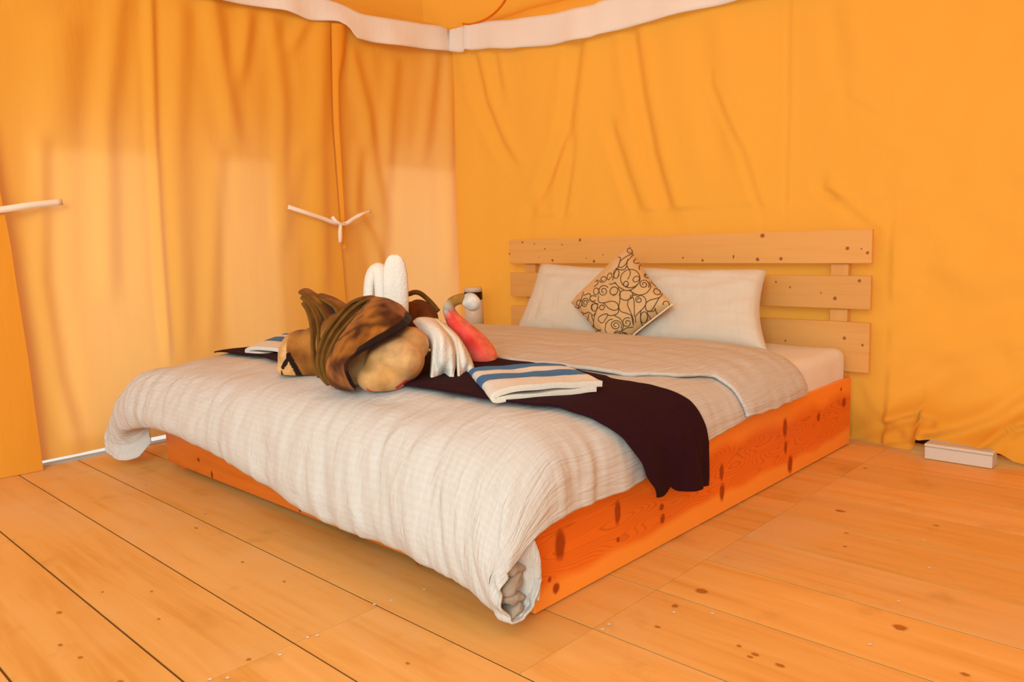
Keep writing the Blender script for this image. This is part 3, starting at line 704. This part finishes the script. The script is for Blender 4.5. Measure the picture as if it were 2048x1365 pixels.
CT, CLf, CB, CR = on_y(1259, 490, 3.115), on_y(1142, 606, 2.985), on_y(1219, 712, 2.865), on_y(1346, 608, 2.965)
cu = pillow('cushion', [CT, CR, CB, CLf], .135, M_CUSH, nu=56, nv=56, power=.5, pinch=.10, wr=.006, seed=11)
tag(cu, 'small champagne satin cushion with brown swirl pattern, standing on its corner', 'cushion')
CBV = bvh_of([cu])
def stroke(P, V, F, wd=.0021):
    pts = []
    for x, y in P:
        px, py = 1120 + x / 5.688, 470 + y / 5.688
        d = (at(px, py, 1) - CAMP).normalized(); h = CBV.ray_cast(CAMP, d)
        if h[0] is None:
            if len(pts) > 2:
                v_, f_ = tube_geo(pts, wd, 5); b = len(V); V += v_; F += [tuple(b + i for i in f) for f in f_]
            pts = []; continue
        n = h[1] if h[1].dot(d) < 0 else -h[1]
        pts.append(h[0] + n * .0008)
    if len(pts) > 2:
        v_, f_ = tube_geo(pts, wd, 5); b = len(V); V += v_; F += [tuple(b + i for i in f) for f in f_]
def smooth_pts(P, n=26):
    P = [Vector((x, y, 0)) for x, y in P]; return [tuple(spline(P, i / n)[:2]) for i in range(n + 1)]
def spiral(cx, cy, r0, r1, turns, a0=0.0, sq=1.0, tilt=0.0, n=34):
    out = []
    for i in range(n + 1):
        t = i / n; g = a0 + 2 * PI * turns * t; r = lerp(r0, r1, t); x, y = r * math.cos(g), r * sq * math.sin(g)
        out.append((cx + x * math.cos(tilt) - y * math.sin(tilt), cy + x * math.sin(tilt) + y * math.cos(tilt)))
    return out
SV, SF = [], []
for s in [(800, 500, 108, 112, 1.1, 1, .95, -.3), (868, 506, 38, 40, 1.0, .5, .75, -.5), (750, 560, 22, 30, 1.2, 0, 1.2, .3), (955, 565, 12, 62, 1.7, 2, .9, .5), (800, 185, 20, 45, 1.1, -1.5, .8, .3), (882, 300, 30, 50, .9, -1.2, .6, -.3),
          (640, 445, 28, 32, 1.1, 0, 1.8, .1), (495, 640, 12, 62, 1.7, 1, 1.1, .3), (612, 640, 45, 52, 1.1, 2, .85, -.9), (412, 645, 28, 32, 1.1, 0, 1.3, .1), (285, 775, 10, 42, 1.8, 1, 1.4, .2), (395, 825, 32, 40, 1.3, 2, 1.2, .2),
          (478, 828, 27, 29, 1.0, 0, 1.0, 0), (745, 690, 62, 70, .75, -.3, .85, .2), (1110, 650, 28, 55, 1.2, -2, .8, .3), (900, 740, 14, 42, 1.3, 3, 1.0, 0), (955, 940, 38, 42, 1.1, 0, 1.6, .1), (635, 1030, 14, 68, 1.9, 1, .9, .2), (765, 1000, 12, 60, 1.5, 2, 1.0, .1),
          (430, 1140, 30, 55, 1.2, 2, 1.3, .2), (518, 1200, 28, 34, 1.0, 0, .95, .6), (645, 1135, 25, 48, 1.1, 3, .7, -.3), (740, 1135, 30, 45, 1.0, 1, .5, .6), (836, 1150, 16, 19, 1.0, 0, 1, 0), (640, 1235, 18, 55, 1.4, 3.1, .8, 0), (1200, 790, 25, 50, .7, 2.6, .9, .2),
          (492, 505, 22, 45, 1.2, 2, .8, -.5), (380, 730, 30, 48, .8, .3, .8, .2), (215, 780, 18, 45, 1.2, 1, 1.3, .4), (560, 480, 14, 30, 1, 0, 1.8, .3), (985, 470, 12, 32, 1.3, 2, .8, .6)]: stroke(spiral(*s), SV, SF)
for P in [[(855, 205), (760, 245), (690, 300), (668, 350), (690, 375), (740, 345), (775, 290), (855, 205)], [(770, 280), (762, 350), (790, 400), (800, 450), (770, 510)], [(665, 255), (690, 270), (660, 370), (620, 440), (600, 520)], [(640, 380), (690, 400), (740, 390), (760, 350)],
          [(620, 540), (680, 600), (760, 635), (840, 610), (900, 545)], [(800, 630), (830, 660), (900, 685), (980, 665), (1030, 600), (1020, 540)], [(660, 600), (685, 660), (680, 760), (670, 820), (690, 870), (760, 895), (810, 920), (830, 1010)],
          [(440, 690), (440, 760), (500, 775), (590, 755), (650, 780), (665, 830), (630, 860), (560, 840), (500, 780)], [(665, 830), (660, 890), (600, 918), (540, 915)], [(440, 980), (440, 940), (500, 905), (545, 905), (520, 960), (480, 1005), (440, 980)],
          [(780, 740), (770, 800), (800, 870), (830, 950), (835, 1030)], [(800, 720), (835, 720), (845, 800), (845, 930)], [(820, 690), (900, 685), (960, 710), (980, 760), (960, 820), (900, 880), (860, 930), (860, 1000)], [(800, 735), (830, 690), (815, 650), (780, 630)],
          [(1165, 670), (1130, 715), (1020, 745), (975, 790), (985, 860), (1040, 860), (1080, 800), (1130, 715)], [(1080, 830), (1100, 890), (1130, 915), (1170, 905)], [(920, 860), (915, 940), (930, 1020), (980, 1050), (1040, 1000), (1035, 960), (990, 880), (1060, 870), (1080, 850)],
          [(430, 800), (410, 880), (385, 970), (390, 1040), (430, 1080), (470, 1080)], [(240, 880), (290, 895), (330, 880), (380, 920), (400, 890)], [(330, 900), (320, 980), (350, 1050), (385, 1010), (360, 920)], [(320, 1050), (350, 1080), (375, 1085), (385, 1040)], [(260, 900), (300, 960), (310, 1030)],
          [(525, 1000), (515, 1080), (540, 1130), (550, 1180)], [(600, 960), (560, 970), (525, 1010)], [(690, 1100), (640, 1095), (600, 1145), (640, 1180), (690, 1150), (690, 1100), (760, 1140), (800, 1165)], [(700, 1095), (760, 1060), (830, 1050)], [(400, 1180), (440, 1230), (500, 1250)], [(900, 400), (905, 350), (930, 355)],
          [(270, 650), (240, 740), (200, 850), (160, 860)], [(270, 690), (330, 670), (350, 690), (340, 740), (390, 770), (440, 790)], [(560, 560), (590, 560), (640, 545)], [(1000, 490), (1045, 490), (1040, 540), (1090, 590)], [(400, 540), (430, 515), (430, 560), (390, 590)], [(620, 920), (690, 960), (720, 1040), (700, 1090)],
          [(1060, 1000), (1100, 930), (1180, 900)], [(560, 1260), (590, 1210), (640, 1190), (690, 1230)]]: stroke(smooth_pts(P), SV, SF)
tag(mesh_py('swirl_pattern', SV, SF, M_SWIRL, cu), 'dark brown scrolling swirl lines')
def edge_pts(a, b, n=22, out=.0):
    return [a.lerp(b, i / n) for i in range(n + 1)]
P = [spline([CR, CR.lerp(CB, .5) + (CLf - CR) * .015 , CB], i / 22) for i in range(23)]
V, F = tube_geo(P, .0035, 8); tag(mesh_py('piping', V, F, M_PIPE, cu), 'cream corded zip edge of the cushion')
bs = CR.lerp(CB, .62)

# ------------------------------------------------------------------ folded blanket swan
def c1(u, v, d): return at(420 + u / 3.413, 480 + v / 3.413, d)
swan = tag(empty('blanket_swan', on_z(720, 760, .475)), 'brown and beige printed plush blanket folded into a swan on the dark runner', 'blanket')
def blobs(name, ells, vox, m, parent, colf, smooth_it=8):
    V, F = [], []
    for c, ax, sz in ells:            # centre, (right, up, away) axes, sizes
        b = len(V); nu, nv = 24, 14
        for i in range(nv + 1):
            th = PI * i / nv
            for k in range(nu):
                g = 2 * PI * k / nu
                V.append(c + ax[0] * (sz[0] * math.sin(th) * math.cos(g)) + ax[1] * (sz[1] * math.cos(th)) + ax[2] * (sz[2] * math.sin(th) * math.sin(g)))
        for i in range(nv):
            for k in range(nu): F.append((b + i * nu + k, b + i * nu + (k + 1) % nu, b + (i + 1) * nu + (k + 1) % nu, b + (i + 1) * nu + k))
    o = mesh_py('tmp', V, F, m)
    r = o.modifiers.new('r', 'REMESH'); r.mode = 'VOXEL'; r.voxel_size = vox
    s = o.modifiers.new('s', 'SMOOTH'); s.iterations = smooth_it; s.factor = .5
    dg = bpy.context.evaluated_depsgraph_get(); me = bpy.data.meshes.new_from_object(o.evaluated_get(dg)); bpy.data.objects.remove(o, do_unlink=True)
    me.name = name; me.materials.clear()
    for v in me.vertices:
        if v.co.z < .482: v.co.z = .482 + (v.co.z - .482) * .12
    a = me.color_attributes.new('Col', 'FLOAT_COLOR', 'POINT')
    for v in me.vertices: a.data[v.index].color = (*colf(v.co), 1)
    return link_mesh(name, me, m, parent)
ER, EU, EF = Vector((.727, .686, 0)), Vector((0, 0, 1)), Vector((-.686, .727, 0))
def tilt(a): return (ER * math.cos(a) + EU * math.sin(a), EU * math.cos(a) - ER * math.sin(a), EF)
BEIGE, BROWN, DKB, KHAKI, RED, TAN = (.60, .36, .15), (.16, .046, .005), (.016, .005, .003), (.15, .066, .008), (.62, .02, .03), (.50, .25, .07)
def seg_side(p, a, b):                 # >0 below the line a-b
    return (p[1] - a[1]) * (b[0] - a[0]) - (p[0] - a[0]) * (b[1] - a[1])
def uvof(p):                           # position on the blanket's facing side, in the sketch's own units
    q = p - CAMP; z = q.dot(FW); return ((1024 + FPX * q.dot(RT) / z - 420) * 3.413, (682.5 - FPX * q.dot(UP) / z - 480) * 3.413)
# fixed points of the print, in the swan's frame (metres right / up of its foot)
OS = swan.location.copy()
def loc2(p): q = p - OS; return (q.dot(ER), q.z)
def L2(u, v, d=2.45): return loc2(c1(u, v, d))
LINE = [L2(*q) for q in [(1420, 500), (1360, 545), (1230, 635), (1060, 745), (940, 840)]]
EDGE2 = [L2(*q) for q in [(940, 840), (965, 950), (1040, 1020)]]
REDS = [[L2(*q, 2.36) for q in [(1275, 1010), (1330, 970), (1400, 970), (1425, 990)]], [L2(*q, 2.36) for q in [(1075, 1020), (1110, 1040), (1145, 1055)]]]
def mixc(a, b, t): return tuple(lerp(x, y, max(0, min(1, t))) for x, y in zip(a, b))
def col_front(p):
    q = loc2(p); n = fbm(p.x * 14, p.y * 14, p.z * 14)
    c = mixc(BEIGE, TAN, .35 + n)
    e = math.hypot(q[0] - L2(1440, 880)[0], (q[1] - L2(1440, 880)[1]))
    c = mixc(c, (.55, .20, .04), .8 - e / .05)
    for R in REDS:
        dd = line_d(q, R)[0]; c = mixc(c, RED, (.0045 - dd) / .003 + .3)
    d, sg = line_d(q, LINE)
    return c if sg > 0 or d < .01 else mixc(BROWN, (.40, .16, .025), .5 + 1.2 * n)
front = blobs('body', [(c1(1265, 830, 2.41), tilt(.18), (.092, .076, .088)), (c1(1370, 715, 2.46), tilt(-.6), (.060, .056, .08)), (c1(1190, 930, 2.40), tilt(.1), (.086, .052, .078)), (c1(1060, 760, 2.50), tilt(.5), (.100, .085, .09)), (c1(1190, 590, 2.54), tilt(-.45), (.075, .045, .07)),
        (c1(960, 900, 2.49), tilt(.2), (.060, .050, .08))], .004, M_PLUSH, swan, col_front, 45)
# the brown layer wrapped over it, ending in a dark border
WR = [[(1092, 428, 2.62), (1160, 412, 2.57), (1265, 448, 2.56), (1368, 545, 2.57)], [(1020, 530, 2.55), (1120, 492, 2.50), (1235, 520, 2.47), (1335, 605, 2.465)],
      [(920, 655, 2.51), (1010, 620, 2.46), (1110, 632, 2.425), (1205, 690, 2.412)], [(845, 785, 2.50), (910, 742, 2.45), (990, 735, 2.41), (1062, 758, 2.395)],
      [(815, 880, 2.50), (860, 860, 2.45), (905, 845, 2.415), (945, 850, 2.40)], [(840, 965, 2.50), (890, 950, 2.46), (930, 945, 2.43), (968, 955, 2.42)], [(895, 1015, 2.51), (930, 1022, 2.48), (970, 1015, 2.46), (1003, 1003, 2.455)]]
wn = net([[c1(p[0], p[1], p[2] - .062 - .02 * (k == 3)) for k, p in enumerate(r)] for r in WR])
V, C = [], []
for i in range(80):
    for j in range(80):
        u, v = i / 79, j / 79; p = wn(u, v); n = fbm(p.x * 14, p.y * 14, p.z * 14); n2 = fbm(p.x * 40, p.y * 40, p.z * 40)
        p = p + EU * .003 * n2; p.z = max(p.z, .487); V.append(p)
        c = mixc((.075, .018, .002), (.32, .11, .013), .5 + 1.7 * n + .6 * n2)
        bw = .13 * (1 - sstep(.50, .58, v)) + .02
        c = mixc(c, DKB, (u - (1 - bw) + .02 * n) / .02)
        c = mixc(c, (.07, .02, .004), .9 - abs(v - (.34 - .18 * (u - .3) + .03 * n)) / .045) if u < .8 else c  # dark streak: crease shade painted into the wrap's colour
        C.append(c)
o = colour_mesh('brown_wrap', V, grid_faces(80, 80), C, M_PLUSH, swan); tag(o, 'dark edged brown layer wrapped over the beige roll')
s_ = o.modifiers.new('t', 'SOLIDIFY'); s_.thickness = .012; s_.offset = -1
tag(front, 'beige and brown front roll with a dark stripe and red flecks')
LS = [L2(575, 770, 2.78), L2(640, 880, 2.78), L2(700, 985, 2.78)]
LS2 = [L2(530, 850, 2.78), L2(585, 775, 2.78)]
LS3 = [L2(522, 880, 2.78), L2(540, 945, 2.78)]
def col_back(p):
    q = loc2(p); n = fbm(p.x * 14, p.y * 14, p.z * 14)
    d, sg = line_d(q, LS)
    c = mixc(BEIGE, TAN, .3 + n)
    if sg > 0 and q[0] > LS[0][0] - .01: c = mixc(BROWN, (.45, .19, .035), .5 + n)
    if d < .011 or line_d(q, LS2)[0] < .008 or line_d(q, LS3)[0] < .004: c = DKB
    return c
back = blobs('tail', [(c1(655, 820, 2.80), tilt(.30), (.096, .112, .10)), (c1(640, 910, 2.78), tilt(-.25), (.098, .050, .08)), (c1(760, 800, 2.76), tilt(0), (.10, .115, .09)), (c1(900, 640, 2.74), tilt(0), (.08, .075, .09))], .0045, M_PLUSH, swan, col_back, 45)
tag(back, 'beige tail end of the blanket with dark chevron stripe')
def pleat(pts, d0, d1, back_du, back_dv, bd, th=.011):
    P = [c1(u, v, lerp(d0, d1, i / (len(pts) - 1))) for i, (u, v) in enumerate(pts)]
    Q = [c1(u + back_du, v + back_dv * math.sin(PI * i / (len(pts) - 1)), lerp(d0, d1, i / (len(pts) - 1)) + bd) for i, (u, v) in enumerate(pts)]
    nu, nv = 46, 9; V = []; C = []
    for i in range(nu):
        a, b = spline(P, i / (nu - 1)), spline(Q, i / (nu - 1))
        for j in range(nv):
            t = j / (nv - 1); p = a.lerp(b, t) + EU * (.012 * math.sin(PI * t)); p.z = max(p.z, .486); V.append(p)
            n = fbm(p.x * 25, p.y * 25, p.z * 25)
            C.append(mixc(KHAKI, mixc(BROWN, (.36, .14, .02), .5 + n), (t - .16) / .1))
    o = colour_mesh('pleat', V, grid_faces(nu, nv), C, M_PLUSH, swan)
    s = o.modifiers.new('t', 'SOLIDIFY'); s.thickness = th; s.offset = 0; s.use_even_offset = False
    b = o.modifiers.new('s', 'SUBSURF'); b.levels = 1; b.render_levels = 1
    return o
G1 = [[(1035, 412), (950, 435), (860, 525), (775, 645), (735, 745), (722, 845), (745, 935), (800, 1000)], [(1052, 416), (985, 455), (900, 535), (812, 655), (765, 765), (755, 865), (785, 950), (835, 1006)],
      [(1075, 424), (1035, 475), (955, 548), (858, 660), (803, 775), (788, 872), (815, 960), (868, 1010)], [(1100, 430), (1062, 502), (990, 575), (900, 680), (842, 785), (818, 882), (842, 968), (900, 1012)]]
for i, P in enumerate(G1): pleat(P, 2.53 - .012 * i, 2.455 - .012 * i, 150, -10, .07)
G2 = [[(700, 395), (780, 425), (850, 480), (860, 560), (820, 640)], [(597, 357), (690, 422), (765, 510), (795, 600), (775, 720), (750, 850)], [(612, 395), (675, 455), (722, 560), (735, 680), (735, 800), (750, 940)], [(622, 433), (660, 500), (686, 610), (692, 740), (705, 850), (740, 970)]]
for i, P in enumerate(G2): pleat(P, 2.74 - .015 * i, 2.68 - .015 * i, 110 - 10 * i, 0, .08)
def col_wing(p):
    q = loc2(p); n = fbm(p.x * 16, p.y * 16, p.z * 16)
    return mixc(BROWN, (.12, .03, .006), .3 + 1.5 * n)
wing = blobs('wing', [(c1(1460, 500, 2.86), tilt(-.75), (.062, .040, .05)), (c1(1380, 560, 2.84), tilt(0), (.05, .075, .05)), (c1(1470, 620, 2.84), tilt(0), (.045, .07, .05))], .006, M_PLUSH, swan, col_wing, 6)
tag(wing, 'dark brown far wing fold')
kb = [c1(1352, 372, 2.82), c1(1400, 358, 2.82), c1(1445, 372, 2.83), c1(1510, 430, 2.85), c1(1560, 490, 2.86)]
V, F = tube_geo([spline(kb, i / 20) for i in range(21)], [(.006, .009)] * 21, 8); colour_mesh('wing_edge', V, F, [KHAKI] * len(V), M_PLUSH, swan)
# neck and head
NP = [(1860, 850, .050), (1850, 790, .055), (1790, 700, .048), (1715, 610, .036), (1660, 540, .027), (1632, 480, .022), (1645, 435, .019), (1690, 408, .0185), (1740, 400, .020)]
nd_ = 2.77; NPT = [c1(u, v, nd_ - .02 * (i > 5)) for i, (u, v, r) in enumerate(NP)]
PP = [spline(NPT, i / 60) for i in range(61)]; RR = [spline([Vector((r, 0, 0)) for _, _, r in NP], i / 60).x for i in range(61)]
V, F = tube_geo(PP, RR, 22)
def lift(v): return Vector((v.x, v.y, max(v.z, .486)))
V = [lift(v) for v in V]; C = []
for i, v in enumerate(V):
    t = min(1.0, (i // 22) / 60); n = fbm(v.x * 18, v.y * 18, v.z * 18); n2 = fbm(v.x * 9 + 4, v.y * 9, v.z * 9)
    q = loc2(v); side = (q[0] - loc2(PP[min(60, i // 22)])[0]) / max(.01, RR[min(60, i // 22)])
    red = mixc((.80, .015, .03), (.86, .16, .12), .45 + 1.6 * n2)
    c = mixc(red, (.82, .05, .02), .4 + n)
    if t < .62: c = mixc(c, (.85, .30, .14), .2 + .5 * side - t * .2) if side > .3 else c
    c = mixc(c, (.68, .58, .46), (t - .52) / .12 - (side > -.1) * .9 + n * .8)
    c = mixc(c, (.34, .17, .03), (t - .72) / .06)
    C.append(c)
nk = colour_mesh('neck', V, F, C, M_PLUSH, swan); tag(nk, 'bright red and pink neck of the swan curving up to a white head')
hd = blobs('head', [(c1(1778, 420, nd_ - .02), tilt(-.3), (.033, .030, .028)), (c1(1792, 432, nd_ - .02), tilt(-.5), (.030, .029, .026))], .004, M_PLUSH, swan, lambda p: (.66, .62, .54), 4); tag(hd, 'white rounded head tip')

# white towel standing in two loops behind the brown roll, and the one draped beside it
def pad(ctr, axes, sx, sy, sz, e=3.0, nu=40, nv=40):
    V = []; F = []
    for i in range(nv + 1):
        ph = -PI / 2 + PI * i / nv
        for k in range(nu):
            g = 2 * PI * k / nu; f = lambda t, m_: math.copysign(abs(t) ** m_, t)
            x = f(math.cos(ph), .75) * f(math.cos(g), .8) * sx; y = f(math.cos(ph), .75) * f(math.sin(g), .9) * sz; z = f(math.sin(ph), .62) * sy
            p = ctr + axes[0] * x + axes[1] * z + axes[2] * y
            p += axes[2] * .003 * fbm(x * 60, z * 12, 3); V.append(p)
    for i in range(nv):
        for k in range(nu): F.append((i * nu + k, i * nu + (k + 1) % nu, (i + 1) * nu + (k + 1) % nu, (i + 1) * nu + k))
    return V, F
tw = tag(empty('hand_towel', c1(1230, 500, 2.66)), 'white towel rolled into two upright ear loops behind the brown roll', 'towel')
V, F = pad(c1(1268, 380, 2.66), tilt(-.02), .043, .138, .024); mesh_py('loop', V, F, M_TOWEL, tw)
# the second loop is a bent roll with an open, creased middle
LPp = [c1(u, v, d) for u, v, d in [(1185, 560, 2.69), (1180, 420, 2.69), (1170, 260, 2.70), (1150, 205, 2.71), (1115, 215, 2.72), (1092, 280, 2.72), (1085, 380, 2.72), (1090, 480, 2.71), (1100, 560, 2.70)]]
V, F = tube_geo([spline(LPp, i / 50) for i in range(51)], [(.027, .019)] * 51, 16); mesh_py('loop', V, F, M_TOWEL, tw)
V, F = pad(c1(1215, 520, 2.64), tilt(-.1), .05, .05, .04); mesh_py('foot_fold', V, F, M_TOWEL, tw)

def drape(rows, nm='flap'):
    R_ = [[c1(u, v, d) for u, v, d in r] for r in rows]; fn = net(R_)
    def g(u, v):
        p = fn(u, v); k = sstep(.1, .6, v); p += EF * k * (.0045 * math.sin(u * 21 + v * 2) + .004 * fbm(u * 6, v * 7, 1)); p.z = max(p.z, .488); return p
    return g
dt = tag(empty('wash_towel', c1(1640, 900, 2.56)), 'white face towel draped in two flaring flaps beside the red swan neck', 'towel')
left_flap = drape([[(1385, 560, 2.62), (1420, 535, 2.62), (1480, 532, 2.63), (1540, 545, 2.66), (1590, 578, 2.70)],
                   [(1445, 640, 2.54), (1490, 590, 2.52), (1540, 580, 2.53), (1585, 600, 2.57), (1615, 625, 2.66)],
                   [(1508, 740, 2.51), (1530, 680, 2.47), (1580, 650, 2.46), (1625, 660, 2.50), (1652, 690, 2.58)],
                   [(1508, 860, 2.48), (1532, 790, 2.45), (1595, 760, 2.44), (1655, 755, 2.47), (1678, 770, 2.54)],
                   [(1503, 950, 2.445), (1530, 885, 2.445), (1595, 855, 2.45), (1655, 850, 2.46), (1672, 870, 2.49)],
                   [(1500, 1000, 2.405), (1535, 965, 2.44), (1592, 918, 2.50), (1635, 965, 2.45), (1655, 990, 2.41)]])
grid('flap', left_flap, 40, 40, M_TOWEL, dt, .005, 0, 0)
right_flap = drape([[(1500, 545, 2.66), (1540, 540, 2.66), (1580, 560, 2.68), (1610, 590, 2.70), (1625, 610, 2.74)],
                    [(1570, 630, 2.59), (1595, 595, 2.58), (1640, 612, 2.60), (1675, 640, 2.64), (1690, 660, 2.70)],
                    [(1640, 700, 2.55), (1665, 665, 2.54), (1700, 680, 2.55), (1730, 715, 2.59), (1742, 740, 2.66)],
                    [(1675, 800, 2.51), (1695, 765, 2.50), (1742, 780, 2.51), (1778, 810, 2.55), (1785, 835, 2.62)],
                    [(1690, 910, 2.47), (1705, 855, 2.48), (1750, 850, 2.50), (1792, 870, 2.52), (1802, 890, 2.56)],
                    [(1692, 995, 2.42), (1712, 960, 2.46), (1745, 905, 2.52), (1780, 935, 2.47), (1800, 905, 2.50)]])
grid('flap', right_flap, 40, 40, M_TOWEL, dt, .005, 0, 0)

# ------------------------------------------------------------------ striped pool towels
BLUE, WHT = (.022, .120, .30), (.68, .65, .56)
def striped(name, A, B, D, E, th, layers, stripes, zfun, seedv=0):
    """A front-left (fold), B front-right, D back-right, E back-left corners on the bed; stripes along A->B, set by depth v"""
    A, B, D, E = map(Vector, (A, B, D, E))
    nv = 90; prof = []
    n = 26; h = th / 2
    for i in range(n + 1): prof.append((1 - i / n, th - .0))             # top, right to left
    for i in range(1, 9): g = PI * i / 9; prof.append((-.0 - .06 * math.sin(g), th / 2 + th / 2 * math.cos(g)))
    for i in range(n + 1): prof.append((i / n * .94, 0.0))
    V = []; C = []; L = (B - A).length
    for s, (a, z) in enumerate(prof):
        for j in range(nv):
            v = j / (nv - 1)
            lo = A.lerp(E, v); hi = B.lerp(D, v); p = lo + (hi - lo) * a
            zz = z * .55 * (1 - .22 * a * a) + .5 * th * .45
            p.z += zz + .004 * fbm(a * 4, v * 5, seedv) + .003 * math.sin(a * 6 + v * 3) * (z > 0) + (.006 * math.sin(PI * a) if z > th * .7 else 0)
            V.append(p); c = WHT
            vv = v + .012 * math.sin(a * 7)
            for s0, s1 in stripes:
                if s0 < vv < s1: c = BLUE
            C.append(c)
    o = colour_mesh(name, V, grid_faces(len(prof), nv), C, M_TERRY, None)
    s = o.modifiers.new('t', 'SOLIDIFY'); s.thickness = th * .48; s.offset = 0
    b = o.modifiers.new('b', 'BEVEL'); b.width = th * .2; b.segments = 4; b.limit_method = 'ANGLE'; b.angle_limit = math.radians(50)
    return o
zb = .488
A, B, D, E = on_z(1000, 806, zb), on_z(1205, 783, zb), on_z(1120, 748, zb + .01), on_z(952, 757, zb)
st = striped('pool_towel', A, B, D, E, .034, 2, [(.34, .60), (.80, 1.1)], None)
tag(st, 'blue and white striped towel folded flat beside the red swan neck, near the side board', 'towel', 'striped pool towels')
A, B, D, E = on_z(500, 710, zb), on_z(620, 722, zb), on_z(660, 680, zb), on_z(573, 680, zb)
st2 = striped('pool_towel', A, B, D, E, .030, 2, [(.38, .68), (.88, 1.1)], None, 5)
tag(st2, 'blue and white striped towel half hidden behind the brown blanket tail', 'towel', 'striped pool towels')

# ------------------------------------------------------------------ canister by the corner, on a low stand
def lathe(name, prof, c, m, parent, n=32):
    V = [Vector((c[0] + r * math.cos(2 * PI * k / n), c[1] + r * math.sin(2 * PI * k / n), c[2] + z)) for r, z in prof for k in range(n)]
    F = [(i * n + k, i * n + (k + 1) % n, (i + 1) * n + (k + 1) % n, (i + 1) * n + k) for i in range(len(prof) - 1) for k in range(n)]
    F.append(tuple(range(n - 1, -1, -1))); F.append(tuple((len(prof) - 1) * n + k for k in range(n)))
    return mesh_py(name, V, F, m, parent)
cc = on_x(949, 663, -3.46)
can = tag(empty('canister', cc), 'white cylindrical canister with dark band behind the bed near the tent corner', 'canister')
K = .91
lathe('base', [(.068 * K, 0), (.069 * K, .004), (.069 * K, .014), (.067 * K, .016)], cc, M_DARK, can)
lathe('body', [(.066 * K, .016), (.064 * K, .10), (.061 * K, .195)], cc, M_GREYP, can)
lathe('band', [(.0617 * K, .195), (.0615 * K, .20), (.0612 * K, .238), (.061 * K, .242)], cc, M_DARK, can)
lathe('lid', [(.0605 * K, .242), (.060 * K, .262), (.054 * K, .2705), (.02, .272)], cc, M_GREYP, can)
hp = [at(936, 622, 4.80), at(931, 630, 4.78), at(932, 636, 4.78), at(941, 636, 4.79)]
ns = tag(empty('bedside_stool', (cc.x, cc.y, 0)), 'plain wooden stool behind the bed under the white canister', 'stool')
box('seat', (cc.x - .09, cc.y - .09, cc.z - .03), (cc.x + .075, cc.y + .09, cc.z - .001), M_POST, ns, .003)
for sx in (-1, 1):
    for sy in (-1, 1): box('leg', (cc.x + sx * .06 - .012, cc.y + sy * .07 - .012, 0), (cc.x + sx * .06 + .012, cc.y + sy * .07 + .012, cc.z - .03), M_POST, ns, .002)

# ------------------------------------------------------------------ white cable box on the floor
b0, b1 = on_z(1847, 919, 0), on_z(1985, 938, 0)
wb_ = tag(empty('cable_box', (b0 + b1) / 2), 'long white plastic cable box on the floor under the lifted canvas hem', 'box')
y0 = (b0.y + b1.y) / 2
box('body', (b0.x, y0, .001), (b1.x, y0 + .075, .050), M_WPLAST, wb_, .002)
box('lid', (b0.x - .003, y0 - .003, .0505), (b1.x + .003, y0 + .078, .064), M_WPLAST, wb_, .006, 2)
